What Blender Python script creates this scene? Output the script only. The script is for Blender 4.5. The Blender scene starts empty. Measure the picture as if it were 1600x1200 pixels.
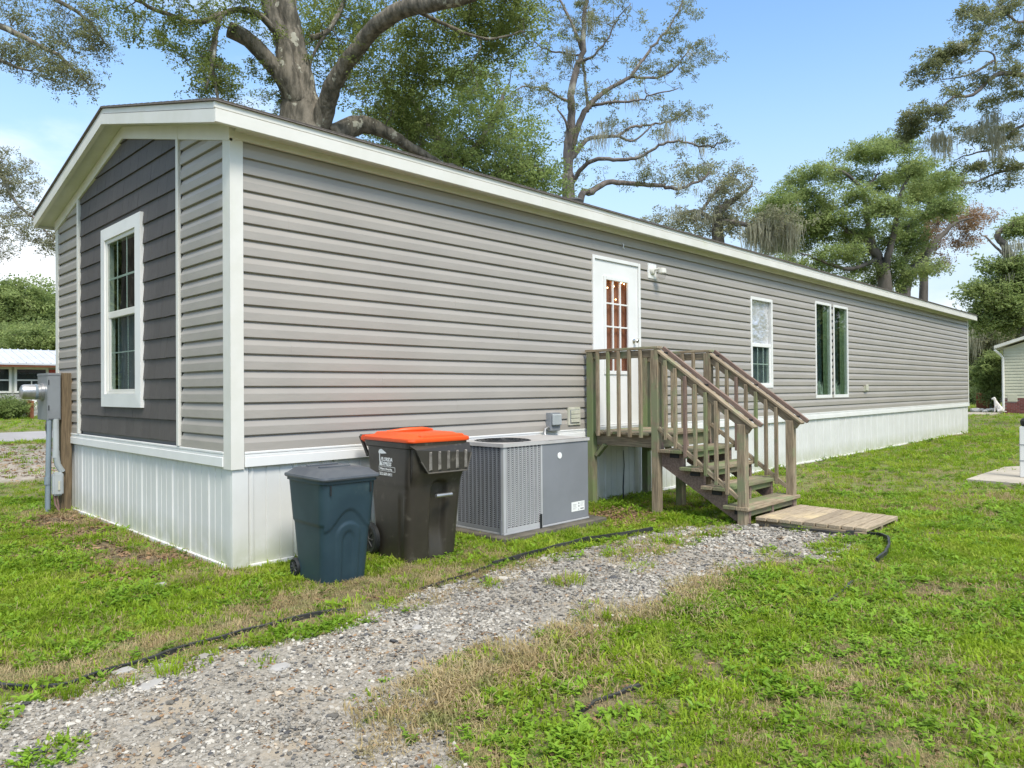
import bpy, bmesh, math, random
import numpy as np
from mathutils import Vector, Matrix
random.seed(7); RNG = np.random.default_rng(11)
S = bpy.context.scene
COL = S.collection

# ---------------------------------------------------------------- camera
YAW, PIT, ROL, FPX = 0.7745, 0.0083, -0.0074, 1133.0
CAM = Vector((-2.5424, -5.5727, 1.40))
_d = Vector((math.cos(YAW)*math.cos(PIT), math.sin(YAW)*math.cos(PIT), math.sin(PIT)))
_r = Vector((math.sin(YAW), -math.cos(YAW), 0)); _u = _r.cross(_d)
CR = _r*math.cos(ROL)+_u*math.sin(ROL); CU = -_r*math.sin(ROL)+_u*math.cos(ROL)
cd = bpy.data.cameras.new('camera'); cam = bpy.data.objects.new('camera', cd); COL.objects.link(cam)
M = Matrix.Identity(4)
for i in range(3):
    M[i][0] = CR[i]; M[i][1] = CU[i]; M[i][2] = -_d[i]; M[i][3] = CAM[i]
cam.matrix_world = M
cd.sensor_width = 36; cd.lens = 36*FPX/1600; cd.clip_start = 0.05; cd.clip_end = 2000
S.camera = cam
S.render.resolution_x, S.render.resolution_y = 1024, 768

# ---------------------------------------------------------------- sky, sun, exposure
SUN_EL, SUN_AZ = math.radians(52), math.radians(-112)      # azimuth of the sun, measured from +X
W = bpy.data.worlds.new("World"); S.world = W; W.use_nodes = True
nt = W.node_tree; nt.nodes.clear()
def N(t, ty, **k):
    n = t.nodes.new(ty)
    for a, b in k.items(): setattr(n, a, b)
    return n
wo = N(nt, 'ShaderNodeOutputWorld'); bg = N(nt, 'ShaderNodeBackground')
sky = N(nt, 'ShaderNodeTexSky', sky_type='NISHITA', sun_disc=False)
sky.sun_elevation = SUN_EL; sky.sun_rotation = math.radians(90)-SUN_AZ
sky.air_density = 1.25; sky.dust_density = 0.4; sky.ozone_density = 2.6
tc = N(nt, 'ShaderNodeTexCoord')
mp = N(nt, 'ShaderNodeMapping'); mp.inputs['Scale'].default_value = (1.0, 1.0, 2.6); mp.inputs['Location'].default_value = (2.142, 5.554, 0.1)
ns = N(nt, 'ShaderNodeTexNoise'); ns.inputs['Scale'].default_value = 2.3; ns.inputs['Detail'].default_value = 9; ns.inputs['Roughness'].default_value = .55
sep = N(nt, 'ShaderNodeSeparateXYZ')
el = N(nt, 'ShaderNodeFloatCurve'); cv = el.mapping.curves[0]     # cloud cover by height: banks near the horizon, a gap, thin cover overhead
for q_ in ((0, .58), (.10, .57), (.28, .47), (.42, .41), (.60, .60), (1, .68)): cv.points.new(*q_)
cv.points.remove(cv.points[0]) if len(cv.points) > 7 else None
el.mapping.update()
sb = N(nt, 'ShaderNodeMath', operation='SUBTRACT'); sb.inputs[1].default_value = .5
ad = N(nt, 'ShaderNodeMath', operation='ADD')
cr = N(nt, 'ShaderNodeMapRange', interpolation_type='SMOOTHSTEP'); cr.inputs['From Min'].default_value = 0.49; cr.inputs['From Max'].default_value = 0.76
mx = N(nt, 'ShaderNodeMixRGB'); mx.inputs[2].default_value = (4.9, 5.0, 5.15, 1)
L = nt.links.new
L(tc.outputs['Generated'], mp.inputs[0]); L(mp.outputs[0], ns.inputs['Vector'])
L(tc.outputs['Generated'], sep.inputs[0]); L(sep.outputs['Z'], el.inputs['Value']); L(el.outputs[0], sb.inputs[0])
L(ns.outputs['Fac'], ad.inputs[0]); L(sb.outputs[0], ad.inputs[1]); L(ad.outputs[0], cr.inputs['Value'])
L(cr.outputs[0], mx.inputs[0]); hs = N(nt, 'ShaderNodeHueSaturation'); hs.inputs['Saturation'].default_value = 1.10; hs.inputs['Value'].default_value = .97; L(sky.outputs[0], hs.inputs['Color']); hz = N(nt, 'ShaderNodeMixRGB'); hz.inputs[2].default_value = (2.3, 2.8, 3.4, 1)     # paler air low down
hr = N(nt, 'ShaderNodeMapRange', interpolation_type='SMOOTHERSTEP'); hr.inputs['From Min'].default_value = .52; hr.inputs['From Max'].default_value = -.02; hr.inputs['To Max'].default_value = .92
L(sep.outputs['Z'], hr.inputs['Value']); L(hr.outputs[0], hz.inputs[0]); L(hs.outputs[0], hz.inputs[1]); L(hz.outputs[0], mx.inputs[1])
L(mx.outputs[0], bg.inputs[0]); bg.inputs[1].default_value = 0.15
L(bg.outputs[0], wo.inputs[0])
sl = bpy.data.lights.new('sun', 'SUN'); sl.energy = 2.1; sl.angle = math.radians(18); sl.color = (1, .94, .84)
so = bpy.data.objects.new('sun', sl); COL.objects.link(so)
sv = Vector((math.cos(SUN_EL)*math.cos(SUN_AZ), math.cos(SUN_EL)*math.sin(SUN_AZ), math.sin(SUN_EL)))
so.rotation_euler = sv.to_track_quat('Z', 'Y').to_euler(); so.location = (0, 0, 30)
S.view_settings.view_transform = 'Standard'; S.view_settings.look = 'None'
S.view_settings.exposure = 0.92; S.view_settings.gamma = 1; S.view_settings.use_curve_mapping = False
S.cycles.max_bounces = 8; S.cycles.transparent_max_bounces = 12

# ---------------------------------------------------------------- projection helpers (pixel of the 1600x1200 photo -> place)
def ray(x, y): return _d + CR*((x-800)/FPX) - CU*((y-600)/FPX)
def at(x, y, depth): return CAM + ray(x, y)*depth
def gnd(x, y, z=0):
    v = ray(x, y); return CAM + v*((z-CAM.z)/v.z)
def onx(x, y, X):
    v = ray(x, y); return CAM + v*((X-CAM.x)/v.x)
def ony(x, y, Y):
    v = ray(x, y); return CAM + v*((Y-CAM.y)/v.y)

# ---------------------------------------------------------------- value noise for layout
_perm = RNG.random((256, 256))
def vnoise(x, y, s=1.0, o=0):
    x = np.asarray(x, float)*s+o*17.3+500; y = np.asarray(y, float)*s+o*9.1+500
    xi = np.floor(x).astype(int); yi = np.floor(y).astype(int); fx = x-xi; fy = y-yi
    fx = fx*fx*(3-2*fx); fy = fy*fy*(3-2*fy)
    g = lambda a, b: _perm[a % 256, b % 256]
    return (g(xi, yi)*(1-fx)+g(xi+1, yi)*fx)*(1-fy)+(g(xi, yi+1)*(1-fx)+g(xi+1, yi+1)*fx)*fy
def fbm(x, y, s=1.0, o=0):
    return (vnoise(x, y, s, o)*.5+vnoise(x, y, s*2.1, o+1)*.28+vnoise(x, y, s*4.3, o+2)*.15+vnoise(x, y, s*9, o+3)*.07)

# ---------------------------------------------------------------- materials
def mat(name, col, rough=.6, col2=None, scale=6, stretch=(1, 1, 1), detail=5, lo=.35, hi=.65, bump=0, bscale=None,
        coord='Object', rnd=0, metal=0, spec=.5, col3=None, scale3=2, lo3=.55, hi3=.7, translucent=0, coat=0, dirt=None, bdist=.002):
    m = bpy.data.materials.new(name); m.use_nodes = True; t = m.node_tree
    p = t.nodes['Principled BSDF']; out = t.nodes['Material Output']
    p.inputs['Roughness'].default_value = rough; p.inputs['Metallic'].default_value = metal
    p.inputs['Specular IOR Level'].default_value = spec
    if coat: p.inputs['Coat Weight'].default_value = coat
    lk = t.links.new
    if coord == 'World':
        g = N(t, 'ShaderNodeNewGeometry'); vec = g.outputs['Position']
    else:
        c = N(t, 'ShaderNodeTexCoord'); vec = c.outputs['Object']
    oi = N(t, 'ShaderNodeObjectInfo')
    if coord != 'World':
        mu = N(t, 'ShaderNodeMath', operation='MULTIPLY'); mu.inputs[1].default_value = 37
        va = N(t, 'ShaderNodeVectorMath', operation='ADD'); lk(oi.outputs['Random'], mu.inputs[0]); lk(vec, va.inputs[0]); lk(mu.outputs[0], va.inputs[1]); vec = va.outputs[0]
    mpn = N(t, 'ShaderNodeMapping'); mpn.inputs['Scale'].default_value = stretch; lk(vec, mpn.inputs[0]); vec2 = mpn.outputs[0]
    def noise(v, s, d=5, r=.6):
        n = N(t, 'ShaderNodeTexNoise'); n.inputs['Scale'].default_value = s; n.inputs['Detail'].default_value = d; n.inputs['Roughness'].default_value = r
        lk(v, n.inputs['Vector']); return n.outputs['Fac']
    def rng(v, a, b):
        r = N(t, 'ShaderNodeMapRange', interpolation_type='SMOOTHSTEP'); r.inputs['From Min'].default_value = a; r.inputs['From Max'].default_value = b
        lk(v, r.inputs['Value']); return r.outputs[0]
    def mix(f, a, b):
        x = N(t, 'ShaderNodeMixRGB')
        if isinstance(f, float): x.inputs[0].default_value = f
        else: lk(f, x.inputs[0])
        for i, q in ((1, a), (2, b)):
            if isinstance(q, tuple): x.inputs[i].default_value = (*q, 1)
            else: lk(q, x.inputs[i])
        return x.outputs[0]
    c_ = tuple(col)
    if col2 is not None: c_ = mix(rng(noise(vec2, scale, detail), lo, hi), tuple(col), tuple(col2))
    if col3 is not None: c_ = mix(rng(noise(vec, scale3, 6), lo3, hi3), c_, tuple(col3))
    if dirt is not None:   # (colour, z_low, z_high): a splash stain that fades out with height
        g2 = N(t, 'ShaderNodeNewGeometry'); s2 = N(t, 'ShaderNodeSeparateXYZ'); lk(g2.outputs['Position'], s2.inputs[0])
        r2 = N(t, 'ShaderNodeMapRange'); r2.inputs['From Min'].default_value = dirt[2]; r2.inputs['From Max'].default_value = dirt[1]; lk(s2.outputs['Z'], r2.inputs['Value'])
        nn = rng(noise(g2.outputs['Position'], 5, 6), .22, .62); mm = N(t, 'ShaderNodeMath', operation='MULTIPLY'); lk(r2.outputs[0], mm.inputs[0]); lk(nn, mm.inputs[1])
        c_ = mix(mm.outputs[0], c_, tuple(dirt[0]))
    if rnd:
        h = N(t, 'ShaderNodeHueSaturation'); rr = N(t, 'ShaderNodeMapRange'); rr.inputs['To Min'].default_value = 1-rnd; rr.inputs['To Max'].default_value = 1+rnd
        lk(oi.outputs['Random'], rr.inputs['Value']); lk(rr.outputs[0], h.inputs['Value'])
        if isinstance(c_, tuple): h.inputs['Color'].default_value = (*c_, 1)
        else: lk(c_, h.inputs['Color'])
        c_ = h.outputs[0]
    if isinstance(c_, tuple): p.inputs['Base Color'].default_value = (*c_, 1)
    else: lk(c_, p.inputs['Base Color'])
    if bump:
        b = N(t, 'ShaderNodeBump'); b.inputs['Strength'].default_value = bump; b.inputs['Distance'].default_value = bdist
        lk(noise(vec2, bscale or scale*3, 4), b.inputs['Height']); lk(b.outputs[0], p.inputs['Normal'])
    if translucent:
        tr = N(t, 'ShaderNodeBsdfTranslucent'); ms = N(t, 'ShaderNodeMixShader'); ms.inputs[0].default_value = translucent
        if isinstance(c_, tuple): tr.inputs[0].default_value = (*c_, 1)
        else: lk(c_, tr.inputs[0])
        lk(p.outputs[0], ms.inputs[1]); lk(tr.outputs[0], ms.inputs[2]); lk(ms.outputs[0], out.inputs[0])
    return m
MT = {}
MT['siding'] = mat('grey_vinyl', (.355,.327,.29), .42, (.325,.30,.268), 1.3, coord='World', bump=.5, bscale=3.0, stretch=(.6,1,1.6), bdist=.012, col3=(.31,.288,.255), scale3=.7, lo3=.45, hi3=.85)
MT['siding_fine'] = MT['siding']
MT['shake'] = mat('charcoal_shake', (.066,.058,.054), .6, (.088,.078,.073), 14, (1,9,.6), coord='World', bump=.5, bscale=18, rnd=.07)
MT['trim'] = mat('white_trim', (.68,.668,.62), .45, (.63,.62,.56), 2.5, coord='World', col3=(.58,.59,.47), scale3=1.2, lo3=.56, hi3=.78)
MT['white'] = mat('white_vinyl', (.76,.76,.74), .4, (.72,.72,.70), 3, coord='World')
MT['skirt'] = mat('white_skirting', (.67,.672,.65), .42, (.62,.622,.60), 2, coord='World', dirt=((.42,.44,.31),-.02,.30))
MT['soffit'] = mat('soffit_vinyl', (.62,.62,.57), .6, (.56,.56,.50), 3, coord='World')
MT['shingle'] = mat('roof_shingle', (.11,.095,.088), .9, (.16,.14,.125), 30, coord='World', bump=.6, bscale=60, rnd=.12)
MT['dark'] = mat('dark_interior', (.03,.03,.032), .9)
MT['room'] = mat('room_wall', (.16,.16,.155), .9)
MT['curtain_orange'] = mat('amber_curtain', (.30,.135,.07), .8, (.18,.09,.06), 3, (8,1,.4), coord='World')
MT['curtain_green'] = mat('green_curtain', (.15,.195,.115), .9, (.105,.145,.085), 4, (6,1,.3), coord='World')
MT['curtain_blue'] = mat('dark_blue_curtain', (.016,.04,.055), .9, (.008,.02,.028), 4, (5,1,.3), coord='World')
MT['blind'] = mat('grey_blind', (.13,.145,.18), .7, (.09,.10,.12), 6, (8,1,.5), coord='World')
MT['wood_old'] = mat('weathered_wood', (.33,.265,.18), .8, (.17,.13,.083), 5, (1,14,14), rnd=.16, bump=.6, bscale=8, col3=(.20,.215,.12), scale3=3.5, lo3=.52, hi3=.66)
MT['wood_green'] = mat('mossy_wood', (.23,.215,.13), .85, (.14,.12,.075), 5, (1,14,14), rnd=.12, bump=.6, bscale=8, col3=(.16,.20,.085), scale3=2.5, lo3=.42, hi3=.6)
MT['wood_red'] = mat('reddish_stringer', (.235,.165,.13), .8, (.15,.10,.08), 4, (1,12,12), rnd=.08, bump=.4, bscale=8)
MT['wood_grey'] = mat('pale_boards', (.40,.325,.23), .8, (.25,.20,.135), 6, (1,16,16), rnd=.18, bump=.5, bscale=8, col3=(.50,.40,.24), scale3=2, lo3=.5, hi3=.7)
MT['post'] = mat('brown_post', (.185,.135,.078), .85, (.10,.072,.042), 5, (1,12,12), bump=.6, bscale=8)
MT['green_plastic'] = mat('blue_green_plastic', (.015,.037,.052), .44, (.024,.052,.068), 2.2, bump=.15, bscale=40, col3=(.045,.075,.08), scale3=4, lo3=.6, hi3=.8)
MT['lid_plastic'] = mat('grey_lid_plastic', (.06,.07,.085), .45, (.10,.11,.12), 3, bump=.12, bscale=30)
MT['brown_plastic'] = mat('dark_brown_plastic', (.030,.026,.020), .42, (.044,.038,.028), 2.5, bump=.15, bscale=50, col3=(.085,.076,.060), scale3=9, lo3=.58, hi3=.72)
MT['orange'] = mat('orange_plastic', (.82,.095,.012), .4, (.76,.08,.012), 2, bump=.05, bscale=20)
MT['rubber'] = mat('black_rubber', (.012,.014,.015), .55)
MT['blackp'] = mat('black_edging', (.018,.019,.021), .45, (.05,.05,.05), 6, bump=.2)
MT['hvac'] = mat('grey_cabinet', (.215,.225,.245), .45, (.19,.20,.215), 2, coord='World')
MT['hvac_lt'] = mat('light_grey_lit_cabinet', (.43,.435,.44), .45, (.39,.395,.40), 2, coord='World')  # front grille's daylight put into this grey; posts and rails share it
MT['hvac_top'] = mat('pale_top_panel', (.46,.45,.44), .45, (.40,.385,.37), 4, coord='World')
MT['fin'] = mat('condenser_fins', (.05,.05,.055), .5, (.10,.10,.105), 30, coord='World', metal=.3)
MT['metal'] = mat('galvanised', (.50,.50,.50), .38, (.38,.38,.38), 8, metal=.85)
MT['boxgrey'] = mat('painted_grey_box', (.30,.32,.34), .35, (.26,.275,.29), 3, metal=.3)
MT['pvc'] = mat('grey_conduit', (.22,.27,.31), .5, (.17,.21,.24), 3)
MT['pvc_lt'] = mat('pale_conduit', (.40,.43,.44), .5, (.33,.36,.36), 3)
MT['beige'] = mat('beige_plastic', (.56,.54,.45), .5, (.46,.46,.36), 9)
MT['sticker'] = mat('white_print', (.80,.81,.78), .5)
MT['print_grey'] = mat('grey_print', (.22,.22,.22), .6)
MT['brass'] = mat('brushed_knob', (.55,.54,.50), .25, metal=1)
MT['concrete'] = mat('concrete', (.44,.40,.33), .85, (.36,.325,.27), 2.2, coord='World', bump=.4, bscale=30)
MT['stone'] = mat('grey_stone', (.37,.36,.345), .85, (.24,.235,.225), 5, rnd=.35, bump=.4, bscale=12)
MT['asphalt_bit'] = mat('dark_asphalt_chip', (.045,.045,.05), .8, (.09,.09,.09), 20, rnd=.3)
MT['road'] = mat('road', (.34,.33,.33), .8, (.29,.28,.28), .8, coord='World', bump=.2, bscale=20)
MT['brick'] = mat('red_brick', (.23,.085,.075), .85, (.17,.06,.055), 2, rnd=.18)
MT['mortar'] = mat('mortar', (.30,.26,.24), .9)
MT['cream'] = mat('cream_siding', (.55,.545,.42), .55, (.50,.49,.38), 2, coord='World')
MT['palegreen'] = mat('pale_wall', (.40,.43,.36), .8, (.36,.38,.32), 1, coord='World')
MT['block'] = mat('block_wall', (.36,.36,.33), .9, (.30,.30,.28), 2, coord='World', rnd=.08)
MT['redpaint'] = mat('red_paint', (.42,.07,.06), .6)
MT['orangepaint'] = mat('orange_fascia', (.48,.15,.07), .6)
MT['tinroof'] = mat('metal_roof', (.66,.67,.70), .35, (.60,.61,.64), 1, coord='World', metal=.3)
MT['redwood'] = mat('red_brown_wood', (.30,.11,.05), .8, (.20,.07,.035), 5, (6,6,1))
MT['greenpaint'] = mat('dark_green_porch', (.05,.10,.09), .7)
MT['dogwhite'] = mat('white_statue', (.75,.72,.68), .7, (.60,.56,.52), 6)
MT['bark'] = mat('oak_bark', (.20,.175,.135), .9, (.065,.058,.042), 9, (1,1,.22), coord='World', bump=1, bscale=16, col3=(.36,.35,.28), scale3=4.5, lo3=.60, hi3=.64, bdist=.05)
MT['bark2'] = mat('grey_bark', (.21,.18,.16), .9, (.10,.085,.075), 5, (1,1,.4), coord='World', bump=.8, bscale=7, col3=(.36,.36,.30), scale3=1.1, lo3=.55, hi3=.68, bdist=.03)
MT['bark3'] = mat('dark_bark', (.13,.115,.10), .9, (.07,.062,.055), 2, (1,1,.4), coord='World', bump=.8, bscale=6, bdist=.03)
MT['moss'] = mat('hanging_moss', (.46,.45,.34), .95, (.34,.34,.25), 2, coord='World', translucent=.5)
def leafmat(n, a, b, c, s=1.2, tr=.35, rnd=.25, rough=.5, g=1.0):
    a, b, c = [tuple(min(.6,v*g) for v in q) for q in (a, b, c)]
    return mat(n, a, rough, b, s, coord='World', col3=c, scale3=s*2.3, lo3=.5, hi3=.68, translucent=tr, rnd=rnd, spec=.2)
MT['leaf_oak'] = leafmat('oak_leaves', (.18,.225,.065), (.225,.285,.08), (.28,.32,.11), tr=.55, rough=.75)
MT['leaf_dark'] = leafmat('dark_oak_leaves', (.20,.225,.105), (.25,.27,.135), (.30,.30,.19), tr=.5, rough=.8)
MT['leaf_grey'] = leafmat('greyish_oak_leaves', (.28,.285,.185), (.33,.33,.22), (.31,.34,.17), tr=.5, rough=.85)
MT['leaf_bright'] = leafmat('bright_leaves', (.26,.335,.115), (.35,.42,.165), (.19,.245,.10), .45, tr=.55, rough=.8)
MT['leaf_mid'] = leafmat('mid_green_leaves', (.23,.31,.10), (.31,.39,.14), (.17,.225,.09), .45, tr=.55, rough=.8)
MT['leaf_brown'] = leafmat('brown_dying_leaves', (.42,.27,.17), (.34,.24,.15), (.22,.21,.11), .8, tr=.5)
MT['grass'] = leafmat('green_grass', (.22,.345,.022), (.32,.44,.035), (.38,.44,.075), 1.1, .5, .25, .5)
MT['grass_far'] = leafmat('far_green_grass', (.11,.20,.028), (.15,.25,.04), (.17,.24,.06), .5, .4, .15, .6)
MT['weed'] = leafmat('broad_weeds', (.17,.31,.025), (.24,.39,.04), (.16,.26,.03), 1.5, .4, .22, .4)
MT['dry'] = leafmat('dry_grass', (.40,.31,.16), (.48,.39,.22), (.28,.29,.11), 2, .35, .22, .7)
MT['litter'] = leafmat('dead_leaves', (.23,.14,.075), (.30,.20,.12), (.12,.08,.05), 2, .1, .35, .8)

def glass(name, tint=(1,1,1), refl=1.0):
    m = bpy.data.materials.new(name); m.use_nodes = True; t = m.node_tree; t.nodes.clear()
    o = N(t,'ShaderNodeOutputMaterial'); a = N(t,'ShaderNodeBsdfTransparent'); a.inputs[0].default_value = (*tint,1)
    g = N(t,'ShaderNodeBsdfGlossy'); g.inputs['Roughness'].default_value = .015; f = N(t,'ShaderNodeFresnel'); f.inputs[0].default_value = 1.55
    s = N(t,'ShaderNodeMath', operation='MULTIPLY'); s.inputs[1].default_value = refl; s.use_clamp = True
    gg = N(t,'ShaderNodeNewGeometry'); iv = N(t,'ShaderNodeMath', operation='SUBTRACT'); iv.inputs[0].default_value = 1; fm = N(t,'ShaderNodeMath', operation='MULTIPLY'); t.links.new(gg.outputs['Backfacing'], iv.inputs[1]); t.links.new(f.outputs[0], fm.inputs[0]); t.links.new(iv.outputs[0], fm.inputs[1])
    x = N(t,'ShaderNodeMixShader'); t.links.new(fm.outputs[0], s.inputs[0]); t.links.new(s.outputs[0], x.inputs[0]); t.links.new(a.outputs[0], x.inputs[1]); t.links.new(g.outputs[0], x.inputs[2]); t.links.new(x.outputs[0], o.inputs[0])
    return m
MT['glass'] = glass('window_glass', (.82,.88,.85), 1.35)
MT['glass_door'] = glass('door_glass', (.92,.92,.92), .45)

# ---------------------------------------------------------------- object helpers
def tag(o, label=None, cat=None, group=None, kind=None):
    if label: o['label'] = label
    if cat: o['category'] = cat
    if group: o['group'] = group
    if kind: o['kind'] = kind
    return o
def empty(name, loc, rz=0, label=None, cat=None, group=None):
    o = bpy.data.objects.new(name, None); COL.objects.link(o); o.location = loc; o.rotation_euler = (0,0,rz)
    o.empty_display_size = .1
    return tag(o, label, cat, group)
def wm(o):
    m = Matrix.LocRotScale(o.location, o.rotation_euler, None)
    return wm(o.parent) @ m if o.parent else m
def link(name, me, m=None, parent=None, world=None, local=None):
    o = bpy.data.objects.new(name, me); COL.objects.link(o)
    if m is not None and not me.materials: me.materials.append(m)
    if parent: o.parent = parent
    w = local if local is not None else ((wm(parent).inverted() @ (world or Matrix.Identity(4))) if parent else (world or Matrix.Identity(4)))
    l, r, s = w.decompose(); o.location = l; o.rotation_euler = r.to_euler(); 
    return o
def pyd(verts, faces, smooth=False):
    me = bpy.data.meshes.new('m'); me.from_pydata([tuple(v) for v in verts], [], faces); me.update()
    if smooth: me.polygons.foreach_set('use_smooth', [True]*len(me.polygons))
    return me
_bc = {}
def boxme(sx, sy, sz, bev=.003, m=None, seg=1):
    k = (round(sx,3), round(sy,3), round(sz,3), bev, m.name if m else None, seg)
    if k in _bc: return _bc[k]
    bm = bmesh.new(); bmesh.ops.create_cube(bm, size=1)
    bmesh.ops.scale(bm, vec=(sx,sy,sz), verts=bm.verts)
    if bev: bmesh.ops.bevel(bm, geom=bm.edges[:], offset=min(bev, .3*min(sx,sy,sz)), segments=seg, affect='EDGES', profile=.5)
    me = bpy.data.meshes.new('box'); bm.to_mesh(me); bm.free()
    if m: me.materials.append(m)
    _bc[k] = me; return me
def box(name, lo, hi, m, parent=None, bev=.003, rz=0):
    """box between two world corners"""
    lo = Vector(lo); hi = Vector(hi); c = (lo+hi)/2; s = hi-lo
    return link(name, boxme(abs(s.x),abs(s.y),abs(s.z),bev,m), None, parent, Matrix.Translation(c) @ Matrix.Rotation(rz,4,'Z'))
def beam(name, a, b, w, t, m, parent=None, up=(0,0,1), bev=.003):
    """bar from a to b; w = width across, t = thickness along up"""
    a = Vector(a); b = Vector(b); x = (b-a); Ln = x.length; x.normalize(); up = Vector(up)
    y = up.cross(x)
    if y.length < 1e-4: y = Vector((0,1,0)).cross(x)
    y.normalize(); z = x.cross(y)
    R = Matrix((x,y,z)).transposed().to_4x4(); R.translation = (a+b)/2
    return link(name, boxme(Ln,w,t,bev,m), None, parent, R)
class MB:
    def __init__(s): s.v = []; s.f = []
    def add(s, vs, fs):
        o = len(s.v); s.v += [tuple(v) for v in vs]; s.f += [tuple(i+o for i in f) for f in fs]
    def box(s, lo, hi, R=None):
        (a,b,c),(d,e,f) = lo, hi
        vs = [(a,b,c),(d,b,c),(d,e,c),(a,e,c),(a,b,f),(d,b,f),(d,e,f),(a,e,f)]
        if R is not None: vs = [R@Vector(v) for v in vs]
        s.add(vs, [(0,3,2,1),(4,5,6,7),(0,1,5,4),(1,2,6,5),(2,3,7,6),(3,0,4,7)])
    def tube(s, pts, rad, n=8, cap=True):
        pts = [Vector(p) for p in pts]
        if not hasattr(rad,'__len__'): rad = [rad]*len(pts)
        o = len(s.v); prev = None
        for i,p in enumerate(pts):
            t = (pts[min(i+1,len(pts)-1)]-pts[max(i-1,0)])
            if t.length < 1e-9: t = Vector((0,0,1))
            t.normalize()
            if prev is None:
                a = t.orthogonal().normalized()
            else:
                a = prev-t*prev.dot(t)
                a = a.normalized() if a.length > 1e-6 else t.orthogonal().normalized()
            prev = a; b = t.cross(a)
            for k in range(n):
                q = 2*math.pi*k/n; s.v.append(tuple(p+(a*math.cos(q)+b*math.sin(q))*rad[i]))
        for i in range(len(pts)-1):
            for k in range(n):
                k2 = (k+1)%n; s.f.append((o+i*n+k, o+i*n+k2, o+(i+1)*n+k2, o+(i+1)*n+k))
        if cap:
            s.f.append(tuple(o+k for k in reversed(range(n)))); e = o+(len(pts)-1)*n; s.f.append(tuple(e+k for k in range(n)))
    def lathe(s, c, prof, n=24, axis='z'):
        o = len(s.v)
        for r,h in prof:
            for k in range(n):
                q = 2*math.pi*k/n; x,y = r*math.cos(q), r*math.sin(q)
                v = {'z':(x,y,h),'x':(h,x,y),'y':(x,h,y)}[axis]
                s.v.append((c[0]+v[0],c[1]+v[1],c[2]+v[2]))
        for i in range(len(prof)-1):
            for k in range(n):
                k2=(k+1)%n; f=(o+i*n+k,o+i*n+k2,o+(i+1)*n+k2,o+(i+1)*n+k); s.f.append(f)
        s.f.append(tuple(o+k for k in range(n))); e=o+(len(prof)-1)*n; s.f.append(tuple(e+k for k in range(n)))
    def obj(s, name, m, parent=None, smooth=False, bev=0, local=None, world=None, auto=None):
        me = pyd(s.v, s.f, smooth)
        bm = bmesh.new(); bm.from_mesh(me); bmesh.ops.recalc_face_normals(bm, faces=bm.faces)
        if bev: bmesh.ops.bevel(bm, geom=bm.edges[:], offset=bev, segments=2, affect='EDGES')
        if auto is not None:
            for f in bm.faces: f.smooth = True
            for e in bm.edges:
                if len(e.link_faces)==2 and e.calc_face_angle(0) > auto: e.smooth = False
        bm.to_mesh(me); bm.free()
        return link(name, me, m, parent, world, local)
def text(name, body, size, m, parent, local, shear=0, ext=.0006, bold=0):
    cu = bpy.data.curves.new('t','FONT'); cu.body = body; cu.size = size; cu.extrude = ext; cu.shear = shear; cu.offset = bold; cu.resolution_u = 2
    o = bpy.data.objects.new('t', cu); COL.objects.link(o)
    dg = bpy.context.evaluated_depsgraph_get(); me = bpy.data.meshes.new_from_object(o.evaluated_get(dg)); 
    COL.objects.unlink(o); bpy.data.objects.remove(o)
    me.materials.clear(); me.materials.append(m)
    return link(name, me, None, parent, local=local)

# instanced scatter: points carry rotation, scale and which prototype
def unlinked(me, m):
    if not me.materials: me.materials.append(m)
    return bpy.data.objects.new('p', me)
def scatter(name, protos, P, rot, scl, idx, parent=None, kind='stuff'):
    me = bpy.data.meshes.new(name); n = len(P); me.vertices.add(n); me.vertices.foreach_set('co', np.asarray(P,dtype=np.float32).ravel())
    a = me.attributes.new('rot','FLOAT_VECTOR','POINT'); a.data.foreach_set('vector', np.asarray(rot,dtype=np.float32).ravel())
    a = me.attributes.new('scl','FLOAT','POINT'); a.data.foreach_set('value', np.asarray(scl,dtype=np.float32))
    a = me.attributes.new('pid','INT','POINT'); a.data.foreach_set('value', np.asarray(idx,dtype=np.int32))
    o = bpy.data.objects.new(name, me); COL.objects.link(o)
    if parent: o.parent = parent; o.matrix_parent_inverse = wm(parent).inverted()
    if kind: o['kind'] = kind
    g = bpy.data.node_groups.new(name+'_scatter','GeometryNodeTree')
    g.interface.new_socket('Geometry', in_out='INPUT', socket_type='NodeSocketGeometry'); g.interface.new_socket('Geometry', in_out='OUTPUT', socket_type='NodeSocketGeometry')
    gi = N(g,'NodeGroupInput'); go = N(g,'NodeGroupOutput'); ip = N(g,'GeometryNodeInstanceOnPoints'); g2i = N(g,'GeometryNodeGeometryToInstance')
    for pr in reversed(protos):
        oi = N(g,'GeometryNodeObjectInfo'); oi.inputs['Object'].default_value = pr; g.links.new(oi.outputs['Geometry'], g2i.inputs[0])
    def att(nm, ty):
        q = N(g,'GeometryNodeInputNamedAttribute'); q.data_type = ty; q.inputs['Name'].default_value = nm; return q.outputs['Attribute']
    g.links.new(gi.outputs[0], ip.inputs['Points']); g.links.new(g2i.outputs[0], ip.inputs['Instance'])
    ip.inputs['Pick Instance'].default_value = True
    g.links.new(att('pid','INT'), ip.inputs['Instance Index'])
    try:
        er = N(g,'FunctionNodeEulerToRotation'); g.links.new(att('rot','FLOAT_VECTOR'), er.inputs[0]); g.links.new(er.outputs[0], ip.inputs['Rotation'])
    except Exception:
        g.links.new(att('rot','FLOAT_VECTOR'), ip.inputs['Rotation'])
    g.links.new(att('scl','FLOAT'), ip.inputs['Scale']); g.links.new(ip.outputs[0], go.inputs[0])
    md = o.modifiers.new('scatter','NODES'); md.node_group = g
    return o
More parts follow.
